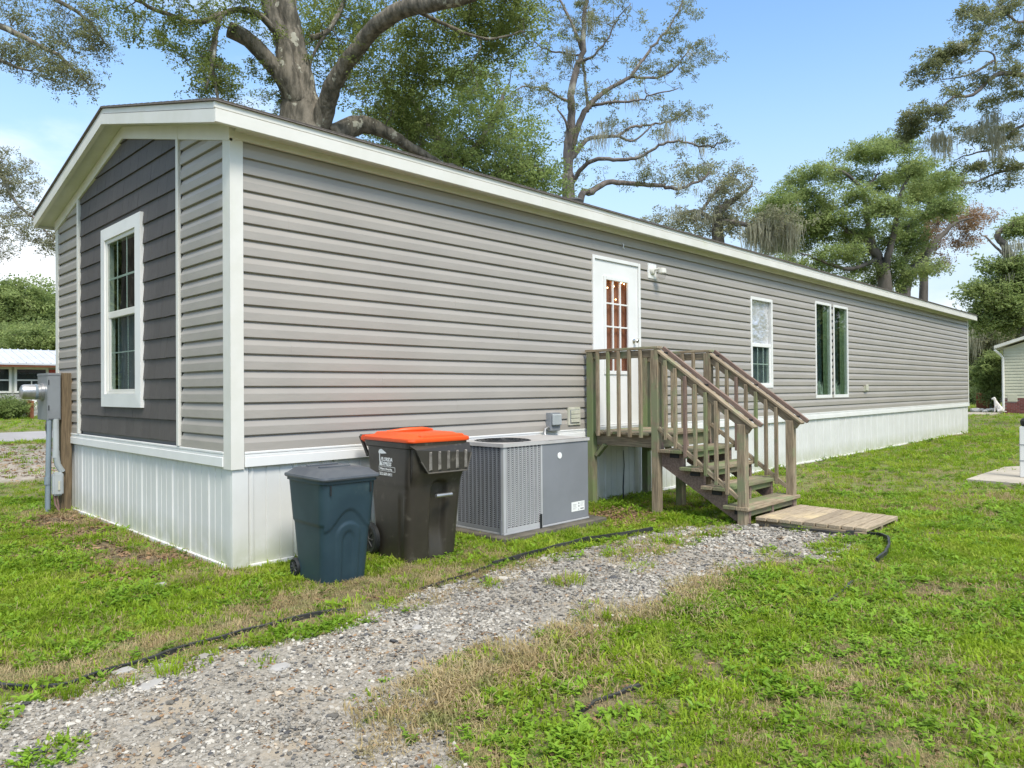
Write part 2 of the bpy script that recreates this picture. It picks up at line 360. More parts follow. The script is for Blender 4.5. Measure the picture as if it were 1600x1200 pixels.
# ================================================================ ground
LX = 23.2; WY = 4.95; Z_TRIM0, Z_TRIM1 = .80, .924; FRZ = 3.40
GPOLY = [(-6,-4.6),(-5.0,-2.2),(-3.2,-1.75),(-1.83,-1.66),(-1.22,-1.68),(-.675,-1.74),(-.04,-1.78),(.52,-1.60),(1.04,-1.53),(2.32,-1.56),(3.5,-1.60),(3.85,-1.62),(4.47,-1.95),(4.50,-3.3),(3.49,-3.28),(2.9,-2.97),(1.81,-3.05),(.86,-3.0),(.235,-3.03),(-.19,-2.78),(-.5,-2.92),(-.85,-3.45),(-1.6,-4.2),(-3,-5.2)]
def inpoly(x, y, poly):
    x = np.asarray(x); y = np.asarray(y); c = np.zeros(x.shape, bool); n = len(poly)
    for i in range(n):
        (x0,y0),(x1,y1) = poly[i], poly[i-1]
        k = ((y0 > y) != (y1 > y)) & (x < (x1-x0)*(y-y0)/(y1-y0+1e-12)+x0)
        c ^= k
    return c
def gravel(x, y):
    jx = (fbm(x,y,3,5)-.5)*.42; jy = (fbm(x,y,3,9)-.5)*.30
    return inpoly(x+jx, y+jy, GPOLY)
def dirt_lot(x, y):   # the leaf-strewn lot beyond the home, before the road
    return (y > 8.0+(fbm(x,y,.8,3)-.5)*.8) & (y < 18.5+(fbm(x,y,.4,4)-.5)*2) & (x < 12)
def bare(x, y):
    """0..1 how bare the soil is"""
    x = np.asarray(x,float); y = np.asarray(y,float); n = fbm(x,y,2.2,21)
    b = np.clip((n-.60)*5,0,1)*.8
    g = np.exp(-((x+.32)/.42)**2)*(y > .1)*(y < 4.0); b = np.maximum(b, g*np.clip((n-.24)*4,0,1)); b = np.maximum(b, .45*(x > -2.2)*(x < -.4)*(y > .3)*(y < 3.2)*np.clip((fbm(x,y,1.3,23)-.50)*6,0,1))
    g = np.exp(-((x-4.1)/.5)**2-((y+.75)/.42)**2); b = np.maximum(b, g*1.15)
    g = np.exp(-((y+1.35)/.28)**2)*(x < 1.6)*(x > -4); b = np.maximum(b, g*np.clip((n-.38)*4,0,1)*.8)
    return np.clip(b,0,1)
def ax(lo, hi, f0, f1, step, grow=1.25):
    c = list(np.arange(f0, f1+1e-6, step)); s = step; v = f0
    while v > lo: s *= grow; v -= s; c.insert(0, v)
    s = step; v = f1
    while v < hi: s *= grow; v += s; c.append(v)
    return np.array(c)
gx = ax(-600,900,-4,9,.10); gy = ax(-700,900,-7,6,.10)
X, Y = np.meshgrid(gx, gy, indexing='ij'); near = np.exp(-np.maximum(0,np.hypot(X-2,Y+1)-9)/4)
Z = ((fbm(X,Y,1.1,30)-.5)*.05+(fbm(X,Y,5,33)-.5)*.02)*near-.004
Z[(X>-0.15)&(X<LX)&(Y>-.15)&(Y<WY)] = -.02
nx, ny = len(gx), len(gy)
vid = np.arange(nx*ny).reshape(nx,ny)
F = np.stack([vid[:-1,:-1],vid[1:,:-1],vid[1:,1:],vid[:-1,1:]],-1).reshape(-1,4)
me = pyd(np.stack([X,Y,Z],-1).reshape(-1,3), F.tolist(), True)
a = me.attributes.new('bare','FLOAT','POINT'); a.data.foreach_set('value', bare(X,Y).ravel().astype(np.float32))
a = me.attributes.new('lot','FLOAT','POINT'); a.data.foreach_set('value', (dirt_lot(X,Y)*1.0).ravel().astype(np.float32))
def groundmat():
    m = bpy.data.materials.new('ground_soil_and_turf'); m.use_nodes = True; t = m.node_tree; p = t.nodes['Principled BSDF']; lk = t.links.new
    g = N(t,'ShaderNodeNewGeometry')
    def no(s,d=6):
        n = N(t,'ShaderNodeTexNoise'); n.inputs['Scale'].default_value = s; n.inputs['Detail'].default_value = d; n.inputs['Roughness'].default_value=.65; lk(g.outputs['Position'], n.inputs['Vector']); return n.outputs['Fac']
    def rg(v,a,b):
        r = N(t,'ShaderNodeMapRange',interpolation_type='SMOOTHSTEP'); r.inputs['From Min'].default_value=a; r.inputs['From Max'].default_value=b; lk(v,r.inputs['Value']); return r.outputs[0]
    def mix(f,a,b):
        x = N(t,'ShaderNodeMixRGB'); lk(f,x.inputs[0])
        for i,q in ((1,a),(2,b)):
            if isinstance(q,tuple): x.inputs[i].default_value=(*q,1)
            else: lk(q,x.inputs[i])
        return x.outputs[0]
    green = mix(rg(no(3),.38,.62),(.065,.12,.02),(.125,.20,.035)); green = mix(rg(no(.35),.4,.66),green,(.14,.21,.045))
    green = mix(rg(no(9),.44,.62),green,(.19,.165,.075)); green = mix(rg(no(60,3),.5,.62),green,(.30,.25,.14)); green = mix(rg(no(28,4),.56,.64),green,(.07,.065,.035))
    soil = mix(rg(no(14),.35,.65),(.10,.072,.045),(.22,.17,.115)); soil = mix(rg(no(45,3),.6,.68),soil,(.30,.25,.19))
    at_ = N(t,'ShaderNodeAttribute'); at_.attribute_name='bare'; c = mix(at_.outputs['Fac'],green,soil)
    at2 = N(t,'ShaderNodeAttribute'); at2.attribute_name='lot'
    lot = mix(rg(no(2.5),.4,.6),(.32,.28,.235),(.42,.38,.33)); lot = mix(rg(no(11,4),.60,.68),lot,(.16,.12,.08)); lot = mix(rg(no(1.1),.56,.7),lot,(.13,.17,.05))
    c = mix(at2.outputs['Fac'],c,lot)
    lk(c,p.inputs['Base Color']); p.inputs['Roughness'].default_value=.9; p.inputs['Specular IOR Level'].default_value=.15
    b = N(t,'ShaderNodeBump'); b.inputs['Distance'].default_value=.03; b.inputs['Strength'].default_value=.7; lk(no(25,5),b.inputs['Height']); lk(b.outputs[0],p.inputs['Normal'])
    return m
tag(link('ground', me, groundmat()), kind='structure')
def gz(x, y):
    near = np.exp(-np.maximum(0,np.hypot(np.asarray(x)-2,np.asarray(y)+1)-9)/4)
    return ((fbm(x,y,1.1,30)-.5)*.05+(fbm(x,y,5,33)-.5)*.02)*near-.004

# gravel drive: its own sheet with a ragged edge
hx = np.arange(-6.2,4.7,.05); hy = np.arange(-5.3,-1.4,.05)
X, Y = np.meshgrid(hx,hy,indexing='ij'); Mk = gravel(X,Y)
Z = gz(X,Y)+.008+(fbm(X,Y,9,40)-.5)*.012; vid = np.arange(X.size).reshape(X.shape)
cell = Mk[:-1,:-1]&Mk[1:,1:]
F = np.stack([vid[:-1,:-1],vid[1:,:-1],vid[1:,1:],vid[:-1,1:]],-1)[cell]
u, inv = np.unique(F, return_inverse=True)
MT['gravel'] = mat('gravel_fines', (.36,.33,.28), .9, (.20,.182,.15), 55, coord='World', bump=1, bscale=110, col3=(.33,.28,.21), scale3=2.5, lo3=.5, hi3=.66, bdist=.006)
me = pyd(np.stack([X,Y,Z],-1).reshape(-1,3)[u], inv.reshape(-1,4).tolist(), True)
tag(link('gravel_driveway', me, MT['gravel']), kind='structure')

# road and concrete pads
def sheet(name, pts, m, z, th=0, kind='structure'):
    b = MB(); n = len(pts); v = [(x,y,z) for x,y in pts]+[(x,y,z-.15) for x,y in pts]
    b.add(v,[tuple(range(n)),tuple(reversed(range(n,2*n)))]+[(i,i+n,(i+1)%n+n,(i+1)%n) for i in range(n)])
    return tag(b.obj(name,m), kind=kind)
sheet('road', [(-300,19.6),(90,19.6),(90,25.6),(-300,25.6)], MT['road'], .012)
sheet('concrete_slab', [(9.8,-2.86),(12.1,-2.92),(12.6,-3.2),(13.0,-6.5),(9.6,-6.5),(9.75,-3.4)], MT['concrete'], .035)
sheet('patio', [(39.0,2.5),(42.4,2.6),(42.4,8.5),(37.8,7.0)], MT['concrete'], .04)

# ================================================================ the mobile home
home = empty('mobile_home', (0,0,0), label='long grey mobile home with white trim, charcoal shake gable and white metal skirting', cat='mobile home')
HP = .1306
PROF = [(0,-.010),(.0,.017),(.004,.019),(.068,.0175),(.074,.0155),(.117,.000),(.120,-.010),(HP,-.010)]   # (height, how far it stands out)
def course(x0, x1, z0, zlo, zhi, side, lim=None):
    """one lap of siding; side 'y': on the long wall (faces -y), 'x': on the gable (faces -x), 'b': back, 'e': far end"""
    lim = lim or (lambda q: 99)
    vs = []
    for q in (x0, x1):
        top = min(zhi, lim(q))
        for h, o in PROF:
            z = min(max(z0+h, zlo), top); vs.append((q,o,z))
        vs.append((q,-.012,min(z0+HP,top))); vs.append((q,-.012,min(max(z0,zlo),top)))
    n = len(PROF)+2
    conv = {'y':lambda q,o,z:(q,-o,z),'x':lambda q,o,z:(-o,q,z),'b':lambda q,o,z:(q,WY+o,z),'e':lambda q,o,z:(LX+o,q,z)}[side]
    vs = [conv(*v) for v in vs]
    f = [(i,(i+1)%n,(i+1)%n+n,i+n) for i in range(n)]+[tuple(range(n)),tuple(range(2*n-1,n-1,-1))]
    b = MB(); b.add(vs,f); return b.obj('siding_course', MT['siding'], home)
DOOR = (4.566,5.598,.90,3.075); WN = (8.792,9.612,1.405,2.930); T1 = (11.465,12.262,1.20,3.070); T2 = (12.372,13.168,1.20,3.070)
OPEN = [DOOR,WN,T1,T2]
k = 0
while True:
    z0 = Z_TRIM1+k*HP; z1 = min(z0+HP, FRZ+.02)
    if z0 > FRZ: break
    xs = sorted(set([.087, LX-.062]+[v for o in OPEN for v in o[:2]]))
    run = None; segs = []
    for a_, b_ in zip(xs[:-1], xs[1:]):
        mid = (a_+b_)/2; zl, zh = z0, z1; drop = False
        for o in OPEN:
            if o[0] < mid < o[1]:
                if o[2] <= z0 and o[3] >= z1: drop = True
                elif o[3] < z1 and o[3] > z0 and o[2] < z0: zl = o[3]
                elif o[2] > z0 and o[2] < z1: zh = o[2]
        if drop: continue
        if segs and abs(segs[-1][1]-a_) < 1e-6 and segs[-1][2:] == (zl,zh): segs[-1] = (segs[-1][0],b_,zl,zh)
        else: segs.append((a_,b_,zl,zh))
    for s_ in segs:
        cuts = [s_[0]]+[c for c in np.arange(((k*1.37) % 3.66)-.4, LX, 3.66) if s_[0]+.35 < c < s_[1]-.35]+[s_[1]]
        for q_, (a_, b_) in enumerate(zip(cuts[:-1], cuts[1:])):
            o_ = course(a_, b_+(.012 if q_ < len(cuts)-2 else 0), z0, s_[2], s_[3], 'y'); o_.location.y += -.0012*((q_+k) % 2)
    k += 1
# gable geometry (outer slopes of the wall top)
YC = 2.45; ZR = 4.12; EZ = 3.50; EZL = 3.56
def slope(y): return ZR-(ZR-EZ)*(YC-y)/YC if y < YC else ZR-(ZR-EZL)*(y-YC)/(WY-YC)
SR, SL = (.974,1.066), (3.945,4.045)
for (a_,b_) in ((.113,SR[0]),(SL[1],WY-.10)):
    k = 0
    while True:
        z0 = Z_TRIM1+k*HP
        if z0 > max(slope(a_),slope(b_)): break
        course(a_,b_,z0,z0,z0+HP,'x',slope); k += 1
# back and far walls, plain laps too coarse to need openings
for k in range(20):
    z0 = Z_TRIM1+k*HP
    course(.1,LX-.1,z0,z0,z0+HP,'b'); 
for k in range(25): 
    z0 = Z_TRIM1+k*HP
    if z0 < 4.05: course(.1,WY-.1,z0,z0,z0+HP,'e',slope)
# charcoal shakes, one piece each, with narrow joints
GW = (1.905,3.103,1.255,3.160)
rs = random.Random(3); SP = .1885; zb = .965
k = 0
while zb+k*SP < 4.1:
    z0 = zb+k*SP
    if k == 0: z0 = zb
    y = SR[1]
    while y < SL[0]-1e-4:
        w = rs.choice((.14,.17,.20,.23,.26)); y1 = y+w
        if SL[0]-y1 < .08: y1 = SL[0]
        a_, b_ = y, y1; y = y1
        g = .0012
        ins = a_ > GW[0]-.01 and b_ < GW[1]+.01
        if ins and z0 > GW[2] and z0+SP < GW[3]: continue
        zl0, zl1 = min(z0+SP-.003,slope(a_)), min(z0+SP-.003,slope(b_))
        if max(zl0,zl1) <= z0+.01: continue
        zl0 = max(zl0,z0+.002); zl1 = max(zl1,z0+.002)
        o = .019+rs.uniform(-.001,.001); dz = rs.uniform(-.0015,.0015); e = .002
        v = [(-o,a_+g,z0+dz),(-o,b_-g,z0+dz),(-e,b_-g,zl1),(-e,a_+g,zl0),(.004,a_+g,z0+dz),(.004,b_-g,z0+dz),(.004,b_-g,zl1),(.004,a_+g,zl0)]
        b = MB(); b.add(v,[(0,1,2,3),(4,7,6,5),(0,4,5,1),(1,5,6,2),(2,6,7,3),(3,7,4,0)]); b.obj('shingle', MT['shake'], home)
    k += 1
# wall cores (sheathing) with holes for the openings
def wallcore():
    b = MB()
    def wall(axis, c0, c1, ops, lo, hi, zlo, ztop):
        xs = sorted(set([lo,hi]+[v for o in ops for v in o[:2]]))
        for a_, b_ in zip(xs[:-1],xs[1:]):
            mid = (a_+b_)/2; iv = [(zlo,ztop)]
            for o in ops:
                if o[0] < mid < o[1]: iv = [(zlo,o[2]),(o[3],ztop)]
            for z0,z1 in iv:
                if axis == 'y': b.box((a_,c0,z0),(b_,c1,z1))
                else: b.box((c0,a_,z0),(c1,b_,z1))
    wall('y',.013,.11,OPEN,.12,LX-.01,.815,FRZ+.08)
    wall('x',.013,.11,[GW],.12,WY-.12,.815,3.45)
    b.box((.12,WY-.11,.815),(LX-.12,WY-.013,3.48)); b.box((LX-.11,.12,.815),(LX-.013,WY-.12,3.48))
    v=[]; 
    for x in (.013,.11): v += [(x,.12,3.451),(x,YC,ZR-.03),(x,WY-.12,3.451)]
    b.add(v,[(0,1,2),(3,5,4),(0,3,4,1),(1,4,5,2),(2,5,3,0)])
    b.box((.12,.12,.815),(LX-.12,WY-.12,.86))
    return b.obj('wall', MT['room'], home)
wallcore()
# corner posts
def lpost(name, x, y, sx, sy, z0, z1, w=.11, w2=.11):
    b = MB(); t=.022
    b.box((x-sx*t, y-sy*t, z0),(x+sx*w, y, z1)); b.box((x-sx*t, y+.0, z0),(x, y+sy*w2, z1))
    return b.obj(name, MT['trim'], home)
lpost('corner_post',0,0,1,1,Z_TRIM0-.012,FRZ+.10,.085,.112)
b=MB(); b.box((-.022,WY-.09,Z_TRIM0-.01),(0,WY+.022,EZL+.02)); b.box((0,WY,Z_TRIM0-.01),(.08,WY+.022,3.45)); b.obj('corner_post',MT['trim'],home)
b=MB(); b.box((LX-.06,-.022,Z_TRIM1),(LX+.02,0,FRZ+.08)); b.box((LX,0,Z_TRIM1),(LX+.02,.06,FRZ+.08)); b.obj('corner_post',MT['trim'],home)
for (a_,b_) in (SR,SL):
    box('trim_strip',(-.034,a_+.02,Z_TRIM1+.004),(.0,b_-.02,slope((a_+b_)/2)-.005),MT['trim'],home,.004)
# base trim, in two steps
def steps(name, kind):
    if kind=='y': box(name,(.09,-.030,Z_TRIM0),(LX+.02,.0,Z_TRIM0+.080),MT['white'],home,.004); box(name,(.09,-.022,Z_TRIM0+.081),(LX+.01,.0,Z_TRIM0+.104),MT['white'],home,.003); box(name,(.09,-.026,Z_TRIM0+.105),(LX+.01,.0,Z_TRIM1),MT['white'],home,.003)
    else: box(name,(-.030,.116,Z_TRIM0),(.0,WY-.095,Z_TRIM0+.080),MT['white'],home,.004); box(name,(-.022,.116,Z_TRIM0+.081),(.0,WY-.095,Z_TRIM0+.104),MT['white'],home,.003); box(name,(-.026,.116,Z_TRIM0+.105),(.0,WY-.095,Z_TRIM1),MT['white'],home,.003)
steps('base_trim','y'); steps('base_trim','x')
# skirting panels: vertical ribs
def skirt_panel(w, style):
    prof=[]; 
    pts = [(0,0),(.003,-.012),(.007,-.012),(.010,0),(.020,.0),(.028,.009),(.044,.009),(.052,0),(.15,0),(.154,-.007),(.160,-.007),(.164,0),(.27,0),(.274,-.007),(.280,-.007),(.284,0),(w,0)]
    v=[]
    for z in (0,1):
        for x,o in pts: v.append((x,-o,z*(Z_TRIM0+.01)))
    n=len(pts); f=[(i,i+1,i+1+n,i+n) for i in range(n-1)]
    me=pyd(v,f); me.materials.append(MT['skirt']); return me
PW=.39; spm=skirt_panel(PW,'a')
x=.13
while x < LX-PW-.05:
    link('skirting_panel',spm,None,home,Matrix.Translation((x,.012,-.01))); x+=PW
box('skirting_panel',(x,.010,-.01),(LX-.002,.02,Z_TRIM0+.01),MT['skirt'],home,.001)
y=.115; Rg=Matrix.Rotation(-math.pi/2,4,'Z')
while y < WY-PW:
    link('skirting_panel',spm,None,home,Matrix.Translation((.012,y+PW,-.01))@Rg); y+=PW
box('skirting_panel',(.010,y,-.01),(.02,WY,Z_TRIM0+.01),MT['skirt'],home,.001)
box('skirting_corner',(-.004,-.004,.0),(.13,.02,Z_TRIM0-.001),MT['skirt'],home,.004); box('skirting_corner',(-.004,.022,.0),(.02,.113,Z_TRIM0-.001),MT['skirt'],home,.003)
box('skirting_panel',(LX-.012,.022,-.01),(LX,WY,Z_TRIM0+.01),MT['skirt'],home,.001)
box('skirting_panel',(.0,WY-.012,-.01),(LX,WY,Z_TRIM0+.01),MT['skirt'],home,.001)
box('skirting_track',(.135,-.016,-.012),(LX,.011,.022),MT['white'],home,.003); box('skirting_track',(-.016,.115,-.012),(.011,WY,.022),MT['white'],home,.003)
# frieze boards
box('frieze_board',(-.0305,-.030,FRZ),(LX+.02,.0,FRZ+.125),MT['trim'],home,.003)
def slanted(name, m, x0, x1, y0, y1, zl0, zl1, h, parent=home):
    """board on the gable, following the slope; lower edge from (y0,zl0) to (y1,zl1)"""
    v=[]
    for xx in (x0,x1): v += [(xx,y0,zl0),(xx,y1,zl1),(xx,y1,zl1+h),(xx,y0,zl0+h)]
    b=MB(); b.add(v,[(0,1,2,3),(4,7,6,5),(0,4,5,1),(1,5,6,2),(2,6,7,3),(3,7,4,0)]); return b.obj(name,m,parent)
fz=lambda y: slope(y)-.115
slanted('frieze_board',MT['trim'],-.031,.0,-.022,YC,fz(-.022),fz(YC),.125)
slanted('frieze_board',MT['trim'],-.031,.0,YC,WY+.022,fz(YC),fz(WY+.022),.125)
# roof: soffit, fascia in two bands, deck with shingle courses
OX, OY = .20, .20
Zs = lambda y: 4.105-(4.105-3.425)*(YC-y)/(YC+OY) if y < YC else 4.105-(4.105-3.50)*(y-YC)/(WY+OY-YC)   # underside line of the fascia
slanted('soffit',MT['soffit'],-OX+.02,.012,-OY+.02,YC,Zs(-OY+.02)+.03,Zs(YC)+.03,.012)
slanted('soffit',MT['soffit'],-OX+.02,.012,YC,WY+OY-.02,Zs(YC)+.03,Zs(WY+OY-.02)+.03,.012)
box('soffit',(.012,-OY+.02,3.458),(LX+.2,.012,3.47),MT['soffit'],home,.001)
box('soffit',(.012,WY-.012,3.53),(LX+.2,WY+OY-.02,3.542),MT['soffit'],home,.001)
for (lo,hh,ex) in ((0,.101,0),(.111,.048,-.008)):
    slanted('fascia_board',MT['trim'],-OX-(.022 if ex==0 else .008),-OX+.018,-OY,YC,Zs(-OY)+lo,Zs(YC)+lo,hh)
    slanted('fascia_board',MT['trim'],-OX-(.022 if ex==0 else .008),-OX+.018,YC,WY+OY,Zs(YC)+lo,Zs(WY+OY)+lo,hh)
    slanted('fascia_board',MT['trim'],LX+OX,LX+OX+.02,-OY,YC,Zs(-OY)+lo,Zs(YC)+lo,hh)
    slanted('fascia_board',MT['trim'],LX+OX,LX+OX+.02,YC,WY+OY,Zs(YC)+lo,Zs(WY+OY)+lo,hh)
    x=-OX-.022
    while x < LX+OX:
        x1=min(x+3.66,LX+OX+.02); o=(.010 if ex==0 else -.004)
        box('fascia_board',(x+.001,-OY-.012-o,3.425+lo),(x1-.001,-OY+.018,3.425+lo+hh),MT['trim'],home,.003); x=x1
    box('fascia_board',(-OX,WY+OY-.0,3.50+lo),(LX+OX,WY+OY+.018,3.50+lo+hh),MT['trim'],home,.003)
def roofslab(y0,y1):
    zt=lambda y: Zs(y)+.163
    v=[]
    for xx in (-OX-.030,LX+OX+.03): v += [(xx,y0,zt(y0)),(xx,y1,zt(y1)),(xx,y1,zt(y1)+.012),(xx,y0,zt(y0)+.012)]
    b=MB(); b.add(v,[(0,1,2,3),(4,7,6,5),(0,4,5,1),(1,5,6,2),(2,6,7,3),(3,7,4,0)]); return b.obj('roof',MT['shingle'],home)
ra=roofslab(-OY-.028,YC); rb=roofslab(YC,WY+OY+.028)
# shingle courses: long overlapping strips on the near slope
for i in range(18):
    y0=-OY-.03+i*.15; y1=min(y0+.16,YC)
    if y0>=YC: break
    zt=lambda y: Zs(y)+.1755
    v=[]
    for xx in (-OX-.03,LX+OX+.03): v += [(xx,y0,zt(y0)+.001),(xx,y1,zt(y1)+.001),(xx,y1,zt(y1)+.003),(xx,y0,zt(y0)+.007)]
    b=MB(); b.add(v,[(0,1,2,3),(4,7,6,5),(0,4,5,1),(1,5,6,2),(2,6,7,3),(3,7,4,0)]); b.obj('shingle_course',MT['shingle'],home)
b=MB(); b.box((-OX-.03,YC-.12,ZR+.148),(LX+OX+.03,YC+.12,ZR+.172)); 
# small vent cap near the eave on the roof
pv=ony(898,314,.55); b=MB(); zc=Zs(.55)+.19
b.lathe((pv.x,.55,zc),[(.05,-.05),(.05,.06),(.11,.06),(.12,.10),(.09,.125),(.02,.13)],16); b.obj('roof_vent',MT['blackp'],home,auto=.6)
for px_ in (690,1436): 
    p_=ony(px_,340,-.03); 
# ---- windows
def muntin(parent,lo,hi,m=MT['white'],bev=.002): return box('muntin',lo,hi,m,parent,bev)
def frame_y(name, x0,x1,z0,z1, fw, out, m, bottom=None, depth=.05):
    """picture frame on the long wall"""
    b=MB(); yo=-out; yi=depth; fb=bottom or fw
    b.box((x0,yo,z0),(x0+fw,yi,z1)); b.box((x1-fw,yo,z0),(x1,yi,z1)); b.box((x0+fw,yo,z1-fw),(x1-fw,yi,z1)); b.box((x0+fw,yo,z0),(x1-fw,yi,z0+fb))
    return b.obj(name,m,home,bev=.003)
def room(parent, x0,x1,z0,z1,y0,y1,m,face='y'):
    b=MB()
    if face=='y': v=[(x0,y0,z0),(x1,y0,z0),(x1,y0,z1),(x0,y0,z1),(x0,y1,z0),(x1,y1,z0),(x1,y1,z1),(x0,y1,z1)]
    else: v=[(y0,x0,z0),(y0,x1,z0),(y0,x1,z1),(y0,x0,z1),(y1,x0,z0),(y1,x1,z0),(y1,x1,z1),(y1,x0,z1)]
    b.add(v,[(4,5,6,7),(0,4,7,3),(1,2,6,5),(0,1,5,4),(3,7,6,2)])
    return b.obj('room_lining',m,parent)
# window with foil
w=frame_y('window',*WN,.052,.022,MT['white'])
x0,x1,z0,z1=WN; zm=2.125
box('sash_rail',(x0+.053,-.012,zm-.03),(x1-.053,.045,zm+.03),MT['white'],w,.004)
box('pane',(x0+.053,-.010,zm+.031),(x1-.053,-.008,z1-.053),MT['glass_door'],w,0)
box('pane',(x0+.085,.000,z0+.085),(x1-.125,.003,zm-.031),MT['glass'],w,0)
b=MB(); b.box((x0+.053,-.008,z0+.053),(x0+.083,.044,zm-.031)); b.box((x1-.123,-.008,z0+.053),(x1-.053,.044,zm-.031)); b.box((x0+.083,-.008,z0+.053),(x1-.123,.044,z0+.083)); b.obj('sash',MT['white'],w)
for f_ in (1/3,2/3):
    xx=x0+.085+f_*(x1-x0-.21); muntin(w,(xx-.009,.0035,z0+.084),(xx+.009,.008,zm-.031))
zz=(z0+.085+zm)/2; muntin(w,(x0+.085,.0032,zz-.008),(x1-.125,.0085,zz+.008))
box('blind',(x0+.06,.050,z0+.05),(x1-.03,.055,zm+.02),MT['blind'],w,0)
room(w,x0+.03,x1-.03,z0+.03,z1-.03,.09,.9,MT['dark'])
# crumpled foil behind the upper pane
nx_,nz_=30,46; v=[]; f=[]
for i in range(nx_):
    for j in range(nz_):
        xx=x0+.056+(x1-x0-.112)*i/(nx_-1); zz=zm+.034+(z1-zm-.09)*j/(nz_-1)
        q=float(vnoise(i*.11,j*.09,1.0,77)); q2=float(fbm(i*.30,j*.30,1.0,70)); v.append((xx,.010+abs(q-.5)*.05+(q2-.5)*.022+.006+(zz-zm)*.03,zz))
for i in range(nx_-1):
    for j in range(nz_-1): f.append((i*nz_+j,(i+1)*nz_+j,(i+1)*nz_+j+1,i*nz_+j+1))
MT['foil']=mat('reflective_foil',(.95,.95,.96),.26,metal=.55)
b=MB(); b.add(v,f); b.obj('foil_sheet',MT['foil'],w)
# twin tall windows
for q,(x0,x1,z0,z1) in enumerate((T1,T2)):
    w=frame_y('window',x0,x1,z0,z1,.050,.022,MT['white'],.06)
    box('pane',(x0+.051,-.008,z0+.061),(x1-.051,-.005,z1-.051),MT['glass'],w,0)
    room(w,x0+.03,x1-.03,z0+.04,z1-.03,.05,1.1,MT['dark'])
    b=MB(); n=18; v=[]; xa,xb=x0+.05+(x1-x0)*(.66 if q==0 else .62),x1-.04   # pleated curtain on the right half
    for i in range(n+1):
        xx=xa+(xb-xa)*i/n
        for z in (z0+.05,z1-.05): v.append((xx,.055+.010*math.cos(i*1.9),z))
    b.add(v,[(2*i,2*i+2,2*i+3,2*i+1) for i in range(n)]); b.obj('curtain',MT['curtain_green'],w)
    b=MB(); n=14; v=[]; xa,xb=x0+.03,x1-.03
    for i in range(n+1):
        xx=xa+(xb-xa)*i/n
        for z in (z0+.05,z1-.05): v.append((xx,.11+.012*math.cos(i*2.1),z))
    b.add(v,[(2*i,2*i+2,2*i+3,2*i+1) for i in range(n)]); b.obj('curtain',MT['curtain_blue'],w,)
    rp=random.Random(q); b=MB()       # pale plant leaves at the sill
    for i in range(26):
        cx=x0+.12+rp.random()*(x1-x0-.24); a_=rp.uniform(-.9,.9); l=rp.uniform(.12,.38); yy=rp.uniform(.05,.10)
        p=[Vector((cx,yy,z0+.06)),Vector((cx+a_*l*.3,yy,z0+.06+l*.6)),Vector((cx+a_*l*.75,yy,z0+.06+l*.8))]
        wd=.018; b.add([p[0]+Vector((-wd,0,0)),p[0]+Vector((wd,0,0)),p[1]+Vector((wd,0,0)),p[2],p[1]+Vector((-wd,0,0))],[(0,1,2,4),(4,2,3)])
    b.obj('sill_plant',mat('pale_leaf%d'%q,(.42,.46,.40),.6),w)
box('window_divider',(T1[1]+.012,-.014,T1[2]+.01),(T2[0]-.012,.02,T1[3]-.005),MT['rubber'],home,.002)
# gable window: wide mitred casing
y0,y1,z0,z1=GW; cw=.135
b=MB(); o=-.042
def casing(lo0,lo1,hi0,hi1,zz0,zz1,zi0,zi1): pass
outer=[(y0,z0),(y1,z0),(y1,z1),(y0,z1)]; iy0,iy1,iz0,iz1=y0+cw,y1-cw,z0+cw,z1-cw+.005; inner=[(iy0,iz0),(iy1,iz0),(iy1,iz1),(iy0,iz1)]
w=None
for i in range(4):
    a0,a1=outer[i],outer[(i+1)%4]; c0,c1=inner[i],inner[(i+1)%4]
    v=[(o,*a0),(o,*a1),(o-.006,*c1),(o-.006,*c0),(.05,*a0),(.05,*a1),(.05,*c1),(.05,*c0)]
    bb=MB(); sh=.001; bb.add(v,[(0,1,2,3),(4,7,6,5),(0,4,5,1),(1,5,6,2),(2,6,7,3),(3,7,4,0)])
    if w is None: w=bb.obj('window',MT['white'],home)
    else: bb.obj('casing',MT['white'],w)
b=MB(); fw=.042; A,B,C_,D_=iy0,iy1,iz0,iz1
b.box((-.030,A,C_),(.04,A+fw,D_)); b.box((-.030,B-fw,C_),(.04,B,D_)); b.box((-.030,A+fw,D_-fw),(.04,B-fw,D_)); b.box((-.030,A+fw,C_),(.04,B-fw,C_+fw*.7)); b.obj('sash',MT['trim'],w,bev=.004)
A+=fw;B-=fw;C_+=fw*.7;D_-=fw; zm=2.225
box('sash_rail',(-.022,A+.001,zm-.035),(.036,B-.001,zm+.035),MT['trim'],w,.006)
box('pane',(-.020,A,zm+.036),(-.017,B,D_),MT['glass'],w,0); box('pane',(-.010,A+.02,C_+.02),(-.007,B-.06,zm-.036),MT['glass'],w,0)
b=MB(); b.box((-.018,B-.059,C_+.002),(.030,B-.001,zm-.036)); b.box((-.018,A+.001,C_+.002),(.030,A+.019,zm-.036)); b.box((-.018,A+.02,C_+.002),(.030,B-.06,C_+.019)); b.obj('sash',MT['trim'],w)
for f_ in (1/3,2/3):
    yy=A+f_*(B-A); muntin(w,(-.0165,yy-.010,zm+.037),(-.010,yy+.010,D_)); muntin(w,(-.0065,yy-.005,C_+.02),(-.003,yy+.005,zm-.037))
muntin(w,(-.0164,A,(zm+D_)/2-.012),(-.0095,B,(zm+D_)/2+.010)); muntin(w,(-.0064,A+.02,(C_+zm)/2-.006),(-.0025,B-.06,(C_+zm)/2+.006))
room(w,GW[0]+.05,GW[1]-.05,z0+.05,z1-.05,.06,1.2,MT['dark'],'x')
b=MB(); n=26; v=[]
